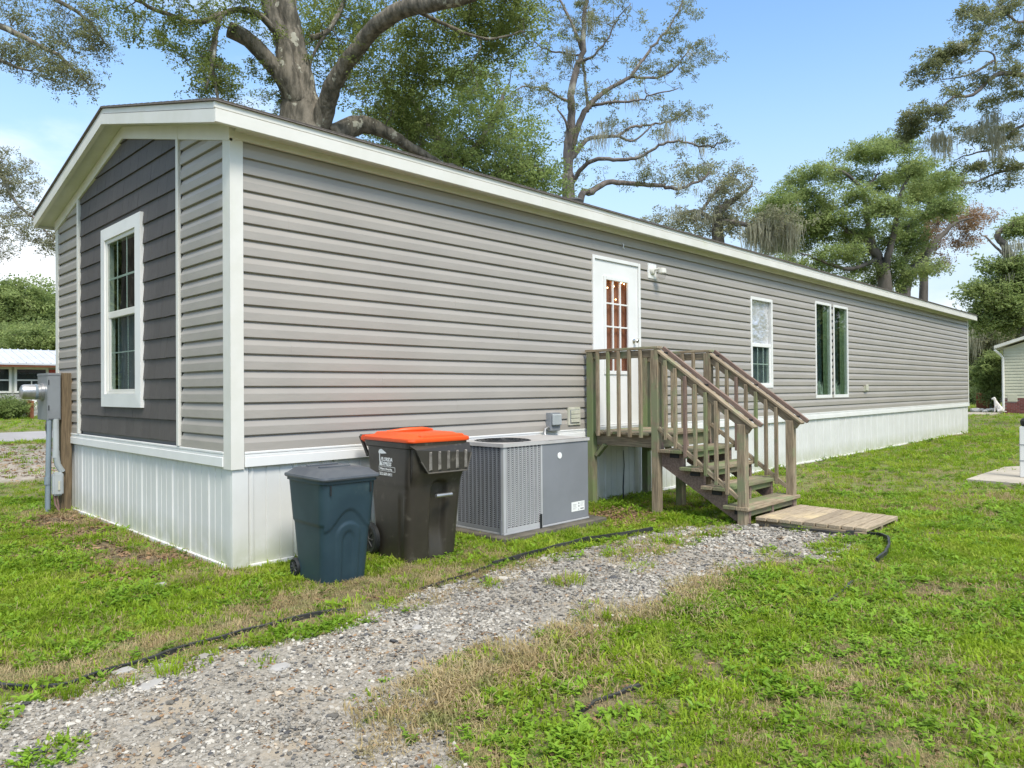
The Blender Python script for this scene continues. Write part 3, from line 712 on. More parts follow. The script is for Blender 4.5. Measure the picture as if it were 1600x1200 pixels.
for i in range(n+1):
    yy=A-.03+(B-A+.06)*i/n
    for z in (z0+.06,zm-.03): v.append((.07+.010*math.cos(i*1.7),yy,z))
b.add(v,[(2*i,2*i+2,2*i+3,2*i+1) for i in range(n)]); b.obj('curtain',MT['blind'],w)
# ---- door
x0,x1,z0,z1=DOOR
b=MB(); t=.046; b.box((x0,-.032,z0+.02),(x0+t,.09,z1)); b.box((x1-t,-.032,z0+.02),(x1,.09,z1)); b.box((x0+t,-.032,z1-t),(x1-t,.09,z1)); b.box((x0+t,-.032,z0+.02),(x1-t,.09,z0+.045)); dr=b.obj('door',MT['white'],home,bev=.004)
L0,L1,B0,B1=x0+t+.004,x1-t-.004,z0+.05,z1-t-.004; g0,g1,h0,h1=4.812,5.352,1.60,2.826
b=MB(); b.box((L0,-.012,B0),(g0,.03,B1)); b.box((g1,-.012,B0),(L1,.03,B1)); b.box((g0,-.012,h1),(g1,.03,B1)); b.box((g0,-.012,B0),(g1,.03,h0)); b.obj('door_leaf',MT['white'],dr)
b=MB(); q=.036; b.box((g0-.012,-.026,h0-.012),(g0+q,.0,h1+.012)); b.box((g1-q,-.026,h0-.012),(g1+.012,.0,h1+.012)); b.box((g0+q,-.026,h1-q),(g1-q,.0,h1+.012)); b.box((g0+q,-.026,h0-.012),(g1-q,.0,h0+q)); b.obj('glass_frame',MT['white'],dr,bev=.004)
gw=(g1-g0-2*q); gh=(h1-h0-2*q)
box('pane',(g0+q,.008,h0+q),(g1-q,.012,h1-q),MT['glass_door'],dr,0)
for i in (1,2): box('muntin',(g0+q+gw*i/3-.011,-.016,h0+q),(g0+q+gw*i/3+.011,.007,h1-q),MT['white'],dr,.003)
for i in range(1,4): box('muntin',(g0+q,-.014,h1-q-gh*i/3.9-.010),(g1-q,.006,h1-q-gh*i/3.9+.010),MT['white'],dr,.003)
b=MB(); v=[]; n=34
for i in range(n+1):
    xx=g0-.05+(g1-g0+.25)*i/n
    for z in (h0-.1,h1+.05): v.append((xx,.055+.010*math.cos(i*1.3),z))
b.add(v,[(2*i,2*i+2,2*i+3,2*i+1) for i in range(n)]); b.obj('curtain',MT['curtain_orange'],dr)
room(dr,g0-.2,g1+.3,h0-.1,h1+.15,.115,.9,MT['curtain_orange'])
oc_=MT['curtain_orange'].node_tree.nodes['Principled BSDF']; oc_.inputs['Emission Color'].default_value=(.75,.20,.05,1); oc_.inputs['Emission Strength'].default_value=.04   # curtain cloth and room lining glow faintly themselves, standing for lamplight
glow=bpy.data.materials.new('lit_bulb'); glow.use_nodes=True; gp=glow.node_tree.nodes['Principled BSDF']; gp.inputs['Emission Color'].default_value=(1,.62,.28,1); gp.inputs['Emission Strength'].default_value=9; gp.inputs['Base Color'].default_value=(1,.8,.6,1)
for (px_,py_) in ((949,449.5),(958,446),(959,447.5),(962,468),(971,442),(975,444),(957,441)):
    p_=ony(px_,py_,.030); b=MB(); r_=.008; b.lathe(p_,[(.002,-r_),(r_,-.004),(r_,.004),(.002,r_)],8); b.obj('light_bulb',glow,dr)
b=MB(); b.lathe((5.453,-.012,2.036),[(.030,0),(.030,-.008),(.012,-.014),(.012,-.035),(.026,-.045),(.028,-.062),(.018,-.072)],18,'y'); b.obj('door_knob',MT['brass'],dr,auto=.5)
b=MB(); b.lathe((5.453,-.012,1.90),[(.028,0),(.028,-.012),(.014,-.02)],18,'y'); b.obj('deadbolt',MT['brass'],dr,auto=.5)
# ---- porch light
b=MB(); b.box((5.784,-.030,2.905),(5.985,.0,3.112)); fx=b.obj('porch_light',MT['white'],home,bev=.006)
b=MB(); b.lathe((5.875,-.030,3.02),[(.062,0),(.062,-.012),(.045,-.030),(.020,-.036)],20,'y'); b.obj('light_base',MT['trim'],fx,auto=.5)
b=MB(); b.tube([(5.875,-.04,3.02),(5.90,-.12,3.035),(5.93,-.15,3.03)],.016,10); b.lathe((5.935,-.15,2.975),[(.03,.07),(.052,.06),(.058,.03),(.058,.0),(.05,-.004)],18); b.obj('lamp_socket',MT['trim'],fx,auto=.6)
b=MB(); b.lathe((5.935,-.15,2.89),[(.012,-.01),(.035,.0),(.05,.03),(.055,.07),(.05,.082)],18); b.obj('lamp_glass',MT['glass_door'],fx,auto=.6)
# hook above the door, dryer outlet, vents
hk=ony(973,384,-.02); b=MB(); b.tube([(hk.x,-.01,hk.z+.03),(hk.x,-.03,hk.z+.02),(hk.x,-.03,hk.z-.03),(hk.x+.02,-.03,hk.z-.035)],.007,6); b.obj('hook',MT['white'],home)
b=MB(); b.box((4.072,-.036,.972),(4.30,.0,1.188)); vt=b.obj('wall_vent',MT['beige'],home,bev=.006)
b=MB(); b.box((4.100,-.040,1.0),(4.272,-.037,1.16)); b.obj('vent_recess',MT['boxgrey'],vt)
for i in range(3): box('louvre',(4.108,-.050,1.008+i*.05),(4.264,-.041,1.052+i*.05),MT['beige'],vt,.003)
b=MB(); b.box((14.05,-.05,1.31),(14.28,.0,1.44)); ob=b.obj('outlet_box',MT['beige'],home,bev=.012)
box('outlet_cover',(14.07,-.075,1.33),(14.20,-.051,1.46),MT['beige'],ob,.008)
# electrical disconnect by the unit
b=MB(); b.box((3.69,-.09,.925),(3.86,-.0,1.135)); ds=b.obj('disconnect_box',MT['boxgrey'],home,bev=.006)
box('box_cover',(3.70,-.125,.99),(3.85,-.091,1.12),MT['pvc_lt'],ds,.015)
b=MB(); b.tube([(3.71,-.05,.94),(3.66,-.07,.97),(3.60,-.08,.95),(3.57,-.10,.90),(3.57,-.12,.86)],.018,10); b.obj('conduit_elbow',MT['metal'],ds,auto=.6)
# ================================================================ entry steps
def wood(): return random.choice
st = empty('entry_steps',(4.42,-.1,0),label='weathered wooden entry landing with railings and steps below the white door',cat='steps')
WO,WG,WR=MT['wood_old'],MT['wood_green'],MT['wood_red']
XA,XB=4.42,5.58; ZD=.90; YF=-1.03
def vpost(name,x,y,z0,z1,w,m): return beam(name,(x,y,z0),(x,y,z1),w,w,m,st,up=(0,1,0),bev=.004)
vpost('post',XA,-.11,-.03,1.865,.09,WG); vpost('post',XA,YF,-.03,1.84,.09,WO)
vpost('post',XB,-.11,-.03,1.865,.09,WG); vpost('post',XB,YF,-.03,1.84,.09,WO)
vpost('post',5.05,-.95,-.03,ZD-.05,.09,WG)
vpost('newel_post',XA,-2.06,-.02,1.03,.088,WO); vpost('newel_post',XB,-2.06,-.02,1.03,.088,WO)
# landing frame and planks
for x in (XA+.065,XB-.065): beam('rim_joist',(x,-.06,ZD-.10),(x,YF+.02,ZD-.10),.038,.14,WO,st)
beam('rim_joist',(XA+.085,YF+.035,ZD-.10),(XB-.085,YF+.035,ZD-.10),.038,.14,WG,st); beam('rim_joist',(XA+.085,-.06,ZD-.10),(XB-.085,-.06,ZD-.10),.038,.14,WG,st)
n=8; pw=(abs(YF)-.02)/n
for i in range(n):
    y=-.055-pw*(i+.5)
    inset=.05 if i in (0,n-1) else 0
    beam('deck_plank',(XA-.03+inset,y,ZD-.014),(XB+.03-inset,y,ZD-.014),pw-.010,.030,WO if i%3 else WG,st)
# knee braces
beam('brace',(XA+.02,-.17,ZD-.30),(XA+.02,-.30,ZD-.16),.04,.07,WG,st,up=(1,0,0)); beam('brace',(XB-.02,-.17,ZD-.30),(XB-.02,-.30,ZD-.16),.04,.07,WG,st,up=(1,0,0)); beam('brace',(4.93,-.95,ZD-.32),(4.75,-.95,ZD-.16),.04,.07,WG,st,up=(0,1,0))
# landing rails and balusters
def rail_side(x,out):
    beam('rail',(x,-.07,1.80),(x,YF+.04,1.80),.038,.085,WO,st)
    beam('rail_cap',(x,-.05,1.865),(x,YF-.05,1.865),.10,.028,WO,st)
    for i in range(5):
        y=-.24-i*.152
        beam('baluster',(x-out*.045,y,.845),(x-out*.045,y,1.845),.036,.036,[WO,WG,WO,WO,WO][i],st,up=(0,1,0),bev=.003)
rail_side(XA,1); rail_side(XB,1)
# stair geometry: slope from landing to ground along -y
nt_=4; rise=ZD/5; run=.255
def tz(i): return ZD-rise*(i+1)
for i in range(nt_):
    yb=YF-.06-run*i; zt=tz(i)-.01
    for j in (0,1):
        yc=yb-.075-j*.142
        beam('tread',(XA-.06,yc,zt),(XB+.06,yc,zt),.136,.036,WG if (i+j)%2 else WO,st)
    beam('tread_nosing',(XA+.065,yb-.232,zt-.052),(XB-.065,yb-.232,zt-.052),.030,.064,WG,st)
    beam('tread_cleat',(XA+.03,yb-.10,zt-.048),(XA+.03,yb-.21,zt-.048),.04,.05,MT['dark'],st,bev=0); beam('tread_cleat',(XB-.03,yb-.10,zt-.048),(XB-.03,yb-.21,zt-.048),.04,.05,MT['dark'],st,bev=0)
# stringers: saw-tooth boards
for x in (XA+.045,XB-.045,5.0):
    v=[];top=[(YF-.05,ZD-.12)]
    pts=[(YF-.045,ZD-.10)]
    for i in range(nt_):
        yb=YF-.06-run*i; zt=tz(i)-.03
        pts+=[(yb,zt),(yb-run,zt)]
    pts+=[(YF-.06-run*nt_,.0),(YF-.06-run*nt_+.10,.0),(YF-.045,ZD-.36)]
    nn=len(pts); v=[(x-.019,a,b) for a,b in pts]+[(x+.019,a,b) for a,b in pts]
    bb=MB(); bb.add(v,[tuple(range(nn)),tuple(reversed(range(nn,2*nn)))]+[(i,i+nn,(i+1)%nn+nn,(i+1)%nn) for i in range(nn)])
    bb.obj('stringer',WR,st)
# stair rails with grab rail above
sl_=(1.02-1.80)/(2.10-1.03)
for x in (XA,XB):
    f=lambda y,o: 1.80+sl_*(-y-1.03)+o
    beam('rail',(x-.0,YF-.05,f(YF-.05,-.01)),(x,-2.15,f(-2.15,-.01)),.040,.088,WO,st)
    beam('rail_cap',(x,YF-.0,f(YF,.052)),(x,-2.20,f(-2.20,.052)),.088,.024,WO,st)
    beam('grab_rail',(x+.098,YF-.03,f(YF-.03,.085)),(x+.098,-2.22,f(-2.22,.085)),.034,.045,WR,st)
    for yy in (-1.12,-1.62,-2.12): box('rail_bracket',(x+.035,yy-.014,f(yy,.055)),(x+.085,yy+.014,f(yy,.080)),MT['rubber'],st,.002)
    beam('lower_rail',(x-.03,YF-.05,f(YF-.05,-.80)),(x-.03,-2.02,f(-2.02,-.80)),.034,.045,WO,st)
    for i in range(7):
        y=-1.175-i*.122
        beam('baluster',(x-.04,y,f(y,-.86)),(x-.04,y,f(y,.02)),.036,.036,[WO,WO,WR,WO,WG,WO,WO][i],st,up=(0,1,0),bev=.003)
# boardwalk
bw=empty('boardwalk',(5.0,-2.6,0),label='low walkway of pale wooden planks lying at the foot of the steps',cat='walkway')
n=9
for i in range(n):
    y=-2.13-.118*(i+.5); dx=random.uniform(-.008,.008)
    beam('plank',(4.535+dx+.012*i,y,.062),(5.63+dx-.010*i,y,.060),.106,.034,MT['wood_grey'],bw)
for x in (4.60,5.05,5.5): beam('runner',(x,-2.12,.020),(x,-3.19,.020),.05,.048,WO,bw)

# ================================================================ air conditioner on its pad
pad=box('equipment_pad',(2.13,-.90,-.03),(3.66,-.06,.045),mat('weathered_pad',(.13,.115,.09),.9,(.07,.065,.05),6,bump=.5,bscale=20),None,.01)
tag(pad,'dark weathered base pad underneath the grey air conditioning unit','pad')
ac=empty('air_conditioner',(2.85,-.45,.045),label='big grey packaged air conditioning unit with louvred sides against the skirting',cat='air conditioner')
AX0,AX1,AY0,AY1,AZ0,AZ1=2.225,3.485,-.79,-.10,.055,.898; XS=2.765
box('cabinet_panel',(XS+.004,AY0,AZ0+.01),(AX1,AY0+.02,AZ1-.035),MT['hvac'],ac,.004)
box('cabinet_panel',(AX1-.02,AY0+.021,AZ0+.01),(AX1,AY1,AZ1-.035),MT['hvac'],ac,.003)
box('cabinet_panel',(AX0+.02,AY1-.02,AZ0+.01),(AX1-.021,AY1,AZ1-.035),MT['hvac'],ac,.003)
box('corner_post',(AX0,AY0,AZ0+.01),(AX0+.035,AY0+.035,AZ1-.036),MT['hvac_lt'],ac,.004); box('corner_post',(XS-.022,AY0-.001,AZ0+.01),(XS+.002,AY0+.02,AZ1-.036),MT['hvac_lt'],ac,.003); box('corner_post',(AX0,AY1-.035,AZ0+.01),(AX0+.035,AY1-.021,AZ1-.036),MT['hvac_lt'],ac,.003)
box('base_rail',(AX0-.004,AY0-.006,AZ0-.008),(AX1+.004,AY1,AZ0+.009),MT['hvac_lt'],ac,.002); box('base_rail',(AX0+.036,AY0-.004,AZ0+.010),(XS-.023,AY0+.006,AZ0+.05),MT['hvac_lt'],ac,.002); box('base_rail',(AX0-.003,AY0+.036,AZ0+.010),(AX0+.006,AY1-.036,AZ0+.05),MT['hvac'],ac,.002)
# top with fan opening
fcx,fcy,fr=2.56,-.445,.285; b=MB(); n=40
ring=[(fcx+fr*math.cos(2*math.pi*i/n),fcy+fr*math.sin(2*math.pi*i/n)) for i in range(n)]
def edgept(i):
    q=2*math.pi*i/n; c,s=math.cos(q),math.sin(q); x0,x1,y0,y1=AX0-.012,XS+.08,AY0-.012,AY1+.0
    ts=[]
    if c>1e-6: ts.append((x1-fcx)/c)
    if c<-1e-6: ts.append((x0-fcx)/c)
    if s>1e-6: ts.append((y1-fcy)/s)
    if s<-1e-6: ts.append((y0-fcy)/s)
    t=min(ts); return (fcx+c*t,fcy+s*t)
v=[(x,y,AZ1) for x,y in ring]+[(*edgept(i),AZ1) for i in range(n)]+[(x,y,AZ1-.03) for x,y in ring]
b.add(v,[(i,(i+1)%n,(i+1)%n+n,i+n) for i in range(n)]+[(i,i+2*n,(i+1)%n+2*n,(i+1)%n) for i in range(n)])
b.box((XS+.079,AY0-.012,AZ1-.002),(AX1+.012,AY1,AZ1))
for lo,hi in (((AX0-.012,AY0-.012,AZ1-.034),(AX1+.012,AY0-.002,AZ1)),((AX0-.012,AY0-.001,AZ1-.034),(AX0-.002,AY1,AZ1-.0005)),((AX1+.002,AY0-.001,AZ1-.034),(AX1+.012,AY1,AZ1-.0005))): b.box(lo,hi)
for cx_,cy_ in ((AX0-.012,AY0-.012),(AX0-.012,AY1),): pass
b.add([(AX0-.012,AY0-.012,AZ1-.001),(XS+.1,AY0-.012,AZ1-.001),(XS+.1,AY0+.09,AZ1-.001),(AX0-.012,AY0+.09,AZ1-.001)],[(0,1,2,3)]) if False else None
# fill the square corners round the octagon of edge points
v=[(*edgept(i),AZ1-.0005) for i in range(n)]
for (cx_,cy_) in ((AX0-.012,AY0-.012),(XS+.08,AY0-.012),(XS+.08,AY1),(AX0-.012,AY1)):
    ds_=sorted(range(n),key=lambda i:(edgept(i)[0]-cx_)**2+(edgept(i)[1]-cy_)**2)[:2]
    A_,B_=edgept(ds_[0]),edgept(ds_[1]); b.add([(cx_,cy_,AZ1-.0005),(*A_,AZ1-.0005),(*B_,AZ1-.0005)],[(0,1,2)])
b.obj('top_panel',MT['hvac_top'],ac)
b=MB()
for k in range(7):
    r=.05+k*.036; b.tube([(fcx+r*math.cos(q),fcy+r*math.sin(q),AZ1+.004+.016*(1-(r/fr)**2)) for q in np.linspace(0,2*math.pi,33)],.0028,5,False)
for k in range(8):
    q=2*math.pi*k/8; b.tube([(fcx+.03*math.cos(q),fcy+.03*math.sin(q),AZ1+.02),(fcx+fr*.98*math.cos(q),fcy+fr*.98*math.sin(q),AZ1+.003)],.0032,5)
tag(b.obj('fan_guard',MT['rubber'],ac),kind='stuff')
for k in range(4):
    q=2*math.pi*k/4+.3; bb=MB(); p0=Vector((fcx,fcy,AZ1-.12)); d1=Vector((math.cos(q),math.sin(q),0)); d2=Vector((math.cos(q+.7),math.sin(q+.7),0))
    bb.add([p0+d1*.05,p0+d1*.26+Vector((0,0,.05)),p0+d2*.26-Vector((0,0,.03)),p0+d2*.05],[(0,1,2,3)]); bb.obj('fan_blade',MT['rubber'],ac)
box('condenser_coil',(AX0+.03,AY0+.03,AZ0+.01),(AX0+.05,AY1-.03,AZ1-.04),MT['fin'],ac,0); box('condenser_coil',(AX0+.051,AY0+.03,AZ0+.01),(XS-.01,AY0+.05,AZ1-.04),MT['fin'],ac,0)
b=MB(); b.box((AX0+.05,AY1-.06,AZ0+.01),(XS,AY1-.05,AZ1-.05)); b.box((XS-.005,AY0+.05,AZ0+.01),(XS,AY1-.05,AZ1-.05)); b.box((AX0+.05,AY0+.05,AZ0+.01),(XS,AY1-.05,AZ0+.02)); b.obj('inner_cabinet',MT['dark'],ac)
# louvre grilles: stamped slats between vertical ribs
def grille(axis,a0,a1,nrib,name):
    b=MB(); pit=.0195; nz=int((AZ1-.045-AZ0-.055)/pit); cw=(a1-a0)/nrib
    for r in range(nrib):
        for k in range(nz):
            z=AZ0+.058+k*pit; u0,u1=a0+r*cw+.006,a0+(r+1)*cw-.006
            for s_ in range(3):
                uu0=u0+(u1-u0)*s_/3+.0015; uu1=u0+(u1-u0)*(s_+1)/3-.0015; dz=.004 if s_%2 else 0
                o0,o1=.002,-.011
                if axis=='y': q=[(uu0,AY0-o0,z+dz),(uu1,AY0-o0,z+dz),(uu1,AY0+.010,z+.012+dz),(uu0,AY0+.010,z+.012+dz),(uu0,AY0-o0,z+.003+dz),(uu1,AY0-o0,z+.003+dz)]
                else: q=[(AX0-o0,uu0,z+dz),(AX0-o0,uu1,z+dz),(AX0+.010,uu1,z+.012+dz),(AX0+.010,uu0,z+.012+dz),(AX0-o0,uu0,z+.003+dz),(AX0-o0,uu1,z+.003+dz)]
                b.add(q,[(0,1,5,4),(4,5,2,3)])
        uu=a0+r*cw
        if axis=='y': b.box((uu-.004,AY0-.004,AZ0+.051),(uu+.004,AY0+.012,AZ1-.037))
        else: b.box((AX0-.004,uu-.004,AZ0+.051),(AX0+.012,uu+.004,AZ1-.037))
    return tag(b.obj(name,MT['hvac_lt'] if axis=='y' else MT['hvac'],ac),kind='stuff')  # front slats lighter, side slats darker: their lighting put into the colour
grille('y',AX0+.037,XS-.024,9,'louvre_grille'); grille('x',AY0+.037,AY1-.037,11,'louvre_grille')
box('base_bracket',(XS-.05,AY0-.014,AZ0-.03),(XS-.02,AY0-.006,AZ0+.13),MT['rubber'],ac,.002); box('base_bracket',(AX0-.012,AY0+.02,AZ0-.03),(AX0-.004,AY0+.05,AZ0+.13),MT['hvac'],ac,.002)
bd=ony(874.7,711.8,AY0-.004); b=MB(); b.lathe((bd.x,AY0-.001,bd.z),[(.032,0),(.032,-.004),(.028,-.005)],24,'y'); b.obj('badge',MT['sticker'],ac)
ax_=ony(893,800,AY0); bx_=ony(913,784,AY0); stk=box('rating_label',(ax_.x,AY0-.002,ax_.z),(bx_.x,AY0-.0002,bx_.z+.016),MT['sticker'],ac,0)
for (u,vv,w_,h_) in ((.10,.72,.28,.03),(.10,.62,.22,.02),(.10,.50,.25,.02),(.52,.72,.07,.16),(.52,.42,.07,.18),(.52,.12,.05,.10),(.68,.86,.25,.02),(.68,.74,.25,.02),(.68,.62,.2,.02),(.68,.50,.25,.02),(.68,.15,.25,.12),(.1,.35,.3,.02),(.1,.25,.2,.02)):
    W_=bx_.x-ax_.x; H_=bx_.z+.016-ax_.z; box('print_mark',(ax_.x+u*W_,AY0-.0032,ax_.z+vv*H_-.0),(ax_.x+(u+w_)*W_,AY0-.0022,ax_.z+(vv+h_)*H_),MT['print_grey'],stk,0)

# ================================================================ bins
def ringpts(w,d,r,z,n=5,cx=0,cy=0):
    """rounded rectangle, counter-clockwise"""
    out=[]
    for (sx,sy,a0) in ((1,1,0),(-1,1,90),(-1,-1,180),(1,-1,270)):
        for k in range(n+1):
            q=math.radians(a0+90*k/n); out.append((cx+sx*(w/2-r)+r*math.cos(q),cy+sy*(d/2-r)+r*math.sin(q),z))
    return out
def loft(b,rings,cap0=True,cap1=True):
    o=len(b.v); n=len(rings[0])
    for r in rings: b.v+=[tuple(p) for p in r]
    for i in range(len(rings)-1):
        for k in range(n): b.f.append((o+i*n+k,o+i*n+(k+1)%n,o+(i+1)*n+(k+1)%n,o+(i+1)*n+k))
    if cap0: b.f.append(tuple(o+k for k in reversed(range(n))))
    if cap1: e=o+(len(rings)-1)*n; b.f.append(tuple(e+k for k in range(n)))
I4=Matrix.Identity(4); T=Matrix.Translation
def wheel(parent,x,y,r,w):
    b=MB(); b.lathe((x,y,r),[(r*.55,-w/2+.01),(r*.86,-w/2),(r,-w/2+.012),(r,w/2-.012),(r*.86,w/2),(r*.55,w/2-.01)],28,'x'); wh=b.obj('wheel',MT['rubber'],parent,auto=.6,local=I4)
    b=MB(); b.lathe((x,y,r),[(r*.54,-w/2+.02),(r*.2,-w/2+.015),(r*.15,-w/2),(.01,-w/2)],20,'x')
    for k in range(8):
        q=2*math.pi*k/8; b.tube([(x-w/2+.008,y+r*.15*math.cos(q),r+r*.15*math.sin(q)),(x-w/2+.008,y+r*.6*math.cos(q),r+r*.6*math.sin(q))],.008,5)
    b.obj('rim',MT['blackp'],wh,auto=.6,local=I4)
# --- green bin: body with relief arch, wave line, ribs
gb=empty('wheeled_bin',(.425,-.749,0),math.radians(-2.3),'small blue-green wheeled garbage bin with dark grey lid, nearer the home corner','garbage bin')
H=.765; wb,db,wt,dt=.365,.42,.435,.555
def body(nu,nv,fn,H,wb,db,wt,dt,rb,rt,zs=None):
    """grid-skinned body: nu points round, nv up; fn(side,u,v)-> outward offset"""
    v=[];f=[]
    zs=zs or [i/nv for i in range(nv+1)]; nv=len(zs)-1
    # perimeter parameterisation: 4 faces x m points
    m=nu//4
    for j,t in enumerate(zs):
        w=wb+(wt-wb)*t; d=db+(dt-db)*t; r=rb+(rt-rb)*t
        for s in range(4):
            for i in range(m):
                u=i/m
                L_=(w if s%2==0 else d); a=-L_/2+L_*u
                # position on rectangle then round by clamping distance to inner rectangle
                if s==0: p=(a,-d/2)
                elif s==1: p=(w/2,a)
                elif s==2: p=(-a,d/2)
                else: p=(-w/2,-a)
                qx=max(-w/2+r,min(w/2-r,p[0])); qy=max(-d/2+r,min(d/2-r,p[1]))
                dx,dy=p[0]-qx,p[1]-qy; l=math.hypot(dx,dy) or 1; nx_,ny_=dx/l,dy/l
                off=fn(s,a/(L_/2),t); v.append((qx+nx_*(r+off),qy+ny_*(r+off),t*H))
    n=4*m
    for j in range(nv):
        for k in range(n): f.append((j*n+k,j*n+(k+1)%n,(j+1)*n+(k+1)%n,(j+1)*n+k))
    f.append(tuple(reversed(range(n))))
    return v,f
def ss(a,b,x): 
    t=max(0,min(1,(x-a)/(b-a))); return t*t*(3-2*t)
def gfn(s,u,t):
    o=0.0
    if s in (0,1,3):
        # wave: band above stands proud
        wave=.60+.10*math.cos(u*math.pi) if s==0 else .56-.06*math.cos(u*math.pi*.5)*0
        o+=.009*ss(wave-.008,wave+.008,t)
    if s==0:
        # arch ridge: inverted U in relief between |u|=.25 and .5 up to t=.56
        def arch(w_,h_): 
            if t<h_-.12: return abs(u)-w_
            return math.hypot(u,(t-(h_-.12))/.12*w_)-w_
        d1=arch(.46,.57); d2=arch(.27,.50)
        o+=.010*(1-ss(-.02,.06,d1)); o-=.010*(1-ss(-.06,.02,d2))
    if t>.965: o+=.006
    return o
v,f=body(160,70,gfn,H,wb,db,wt,dt,.07,.055)
b=MB(); b.add(v,f); b.obj('body',MT['green_plastic'],gb,auto=.9,local=I4)
b=MB(); loft(b,[ringpts(wt+.02,dt+.02,.06,H-.03),ringpts(wt+.035,dt+.035,.06,H-.028),ringpts(wt+.035,dt+.035,.06,H-.002),ringpts(wt-.02,dt-.02,.05,H)]); b.obj('rim',MT['green_plastic'],gb,auto=.7,local=I4)
b=MB(); loft(b,[ringpts(wt+.055,dt+.06,.05,H-.004,6,0,-.005),ringpts(wt+.065,dt+.07,.055,H+.006,6,0,-.005),ringpts(wt+.06,dt+.065,.055,H+.020,6,0,-.005),ringpts(wt+.03,dt+.03,.05,H+.026,6,0,-.005),ringpts(wt-.05,dt-.10,.03,H+.062,6,0,0),ringpts(wt-.09,dt-.16,.03,H+.068,6,0,0)]); lid=b.obj('lid',MT['lid_plastic'],gb,auto=.5,local=I4)
for yy in (-.05,.14): link('lid_ridge',boxme(.26,.028,.014,.005,MT['lid_plastic']),None,lid,local=T((0,yy,H+.072)))
b=MB(); b.tube([(-wt/2+.03,dt/2+.0,H-.02),(-wt/2+.03,dt/2+.07,H-.01),(wt/2-.03,dt/2+.07,H-.01),(wt/2-.03,dt/2,H-.02)],.012,8); b.obj('handle',MT['lid_plastic'],gb,auto=.6,local=I4)
for sx in (-1,1):
    link('latch_rib',boxme(.012,.012,.07,.002,MT['rubber']),None,gb,local=T((sx*.165,-dt/2-.008,H-.075)))
wheel(gb,-wb/2-.004,db/2-.0,.07,.04); wheel(gb,wb/2+.004,db/2-.0,.07,.04)
# --- orange-lidded cart
oc=empty('wheeled_bin',(1.303,-.65,0),math.radians(-4.7),'tall dark brown wheeled garbage cart with bright orange lid and white lettering','garbage bin')
H=.985; wb,db,wt,dt=.50,.50,.585,.735
def ofn(s,u,t):
    o=0.
    if s==0:
        # recess that holds the lift bar
        cx=.12; hw=.30
        if t>.30: inside=max(abs(u-cx)-hw, (t-.665)/.09-1+0) 
        topd=math.hypot(max(0,abs(u-cx)-.12)/.22,max(0,t-.615)/.075)-1
        d=max(abs(u-cx)-(.30 if t>.45 else .30+(.45-t)*.20), 0 if t<.615 else -1)
        a=(1-ss(-.10,.06,abs(u-cx)-(.29+.05*max(0,.45-t))))*(1-ss(.655,.70,t))
        if t>.60: a*=1-ss(.6,1.05,math.hypot((u-cx)/.36,(t-.60)/.085)*.95)
        dep=.060*ss(-.05,.30,t)
        o-=dep*a
        o+=.035*ss(.62,.78,t)*(1-ss(.9,1.0,abs(u)))   # upper part stands forward
    if s in (1,3): 
        o+=.006*ss(.60,.66,t)
        if s==3: o-=.010*(1-ss(.05,.16,abs(u-.62)))*(1-ss(.5,.6,t))
    return o
v,f=body(200,90,ofn,H,wb,db,wt-.03,dt-.03,.075,.06)
b=MB(); b.add(v,f); b.obj('body',MT['brown_plastic'],oc,auto=1.0,local=I4)
b=MB(); loft(b,[ringpts(wt-.02,dt-.02,.06,H-.055),ringpts(wt+.005,dt+.005,.065,H-.045),ringpts(wt+.012,dt+.012,.065,H-.004),ringpts(wt-.03,dt-.03,.06,H)]); b.obj('rim',MT['brown_plastic'],oc,auto=.7,local=I4)
# ribbed front collar: trapezoid apron with bright ribs
yf=-dt/2-.032; b=MB()
pr=[(-.30,-.02),(.29,-.02),(.285,-.10),(.235,-.245),(-.15,-.245),(-.215,-.15),(-.26,-.055)]
vv=[(x,yf-.012 if z<-.05 else yf+.02,H+z) for x,z in pr]+[(x,yf+.05,H+z) for x,z in pr]; n=len(pr)
b.add(vv,[tuple(range(n)),tuple(reversed(range(n,2*n)))]+[(i,i+n,(i+1)%n+n,(i+1)%n) for i in range(n)]); col_=b.obj('collar',MT['brown_plastic'],oc,local=I4)
b=MB(); b.tube([(-.215,yf-.014,H-.15),(-.15,yf-.016,H-.245),(.235,yf-.016,H-.245),(.285,yf-.014,H-.10)],.006,6); b.obj('collar_edge',mat('worn_brown',(.11,.10,.085),.5),col_,auto=.6,local=I4)
for k in range(5):
    x=-.125+k*.088; b=MB(); b.add([(x-.012,yf-.013,H-.075),(x+.012,yf-.013,H-.075),(x+.016,yf-.013,H-.225),(x-.016,yf-.013,H-.225),(x-.002,yf-.034,H-.085),(x-.002,yf-.034,H-.215)],[(0,4,5,3),(4,1,2,5),(0,1,4),(3,5,2)]); b.obj('collar_rib',mat('scuffed_rib%d'%k,(.26,.245,.215),.5,(.12,.11,.095),12),col_,local=I4)
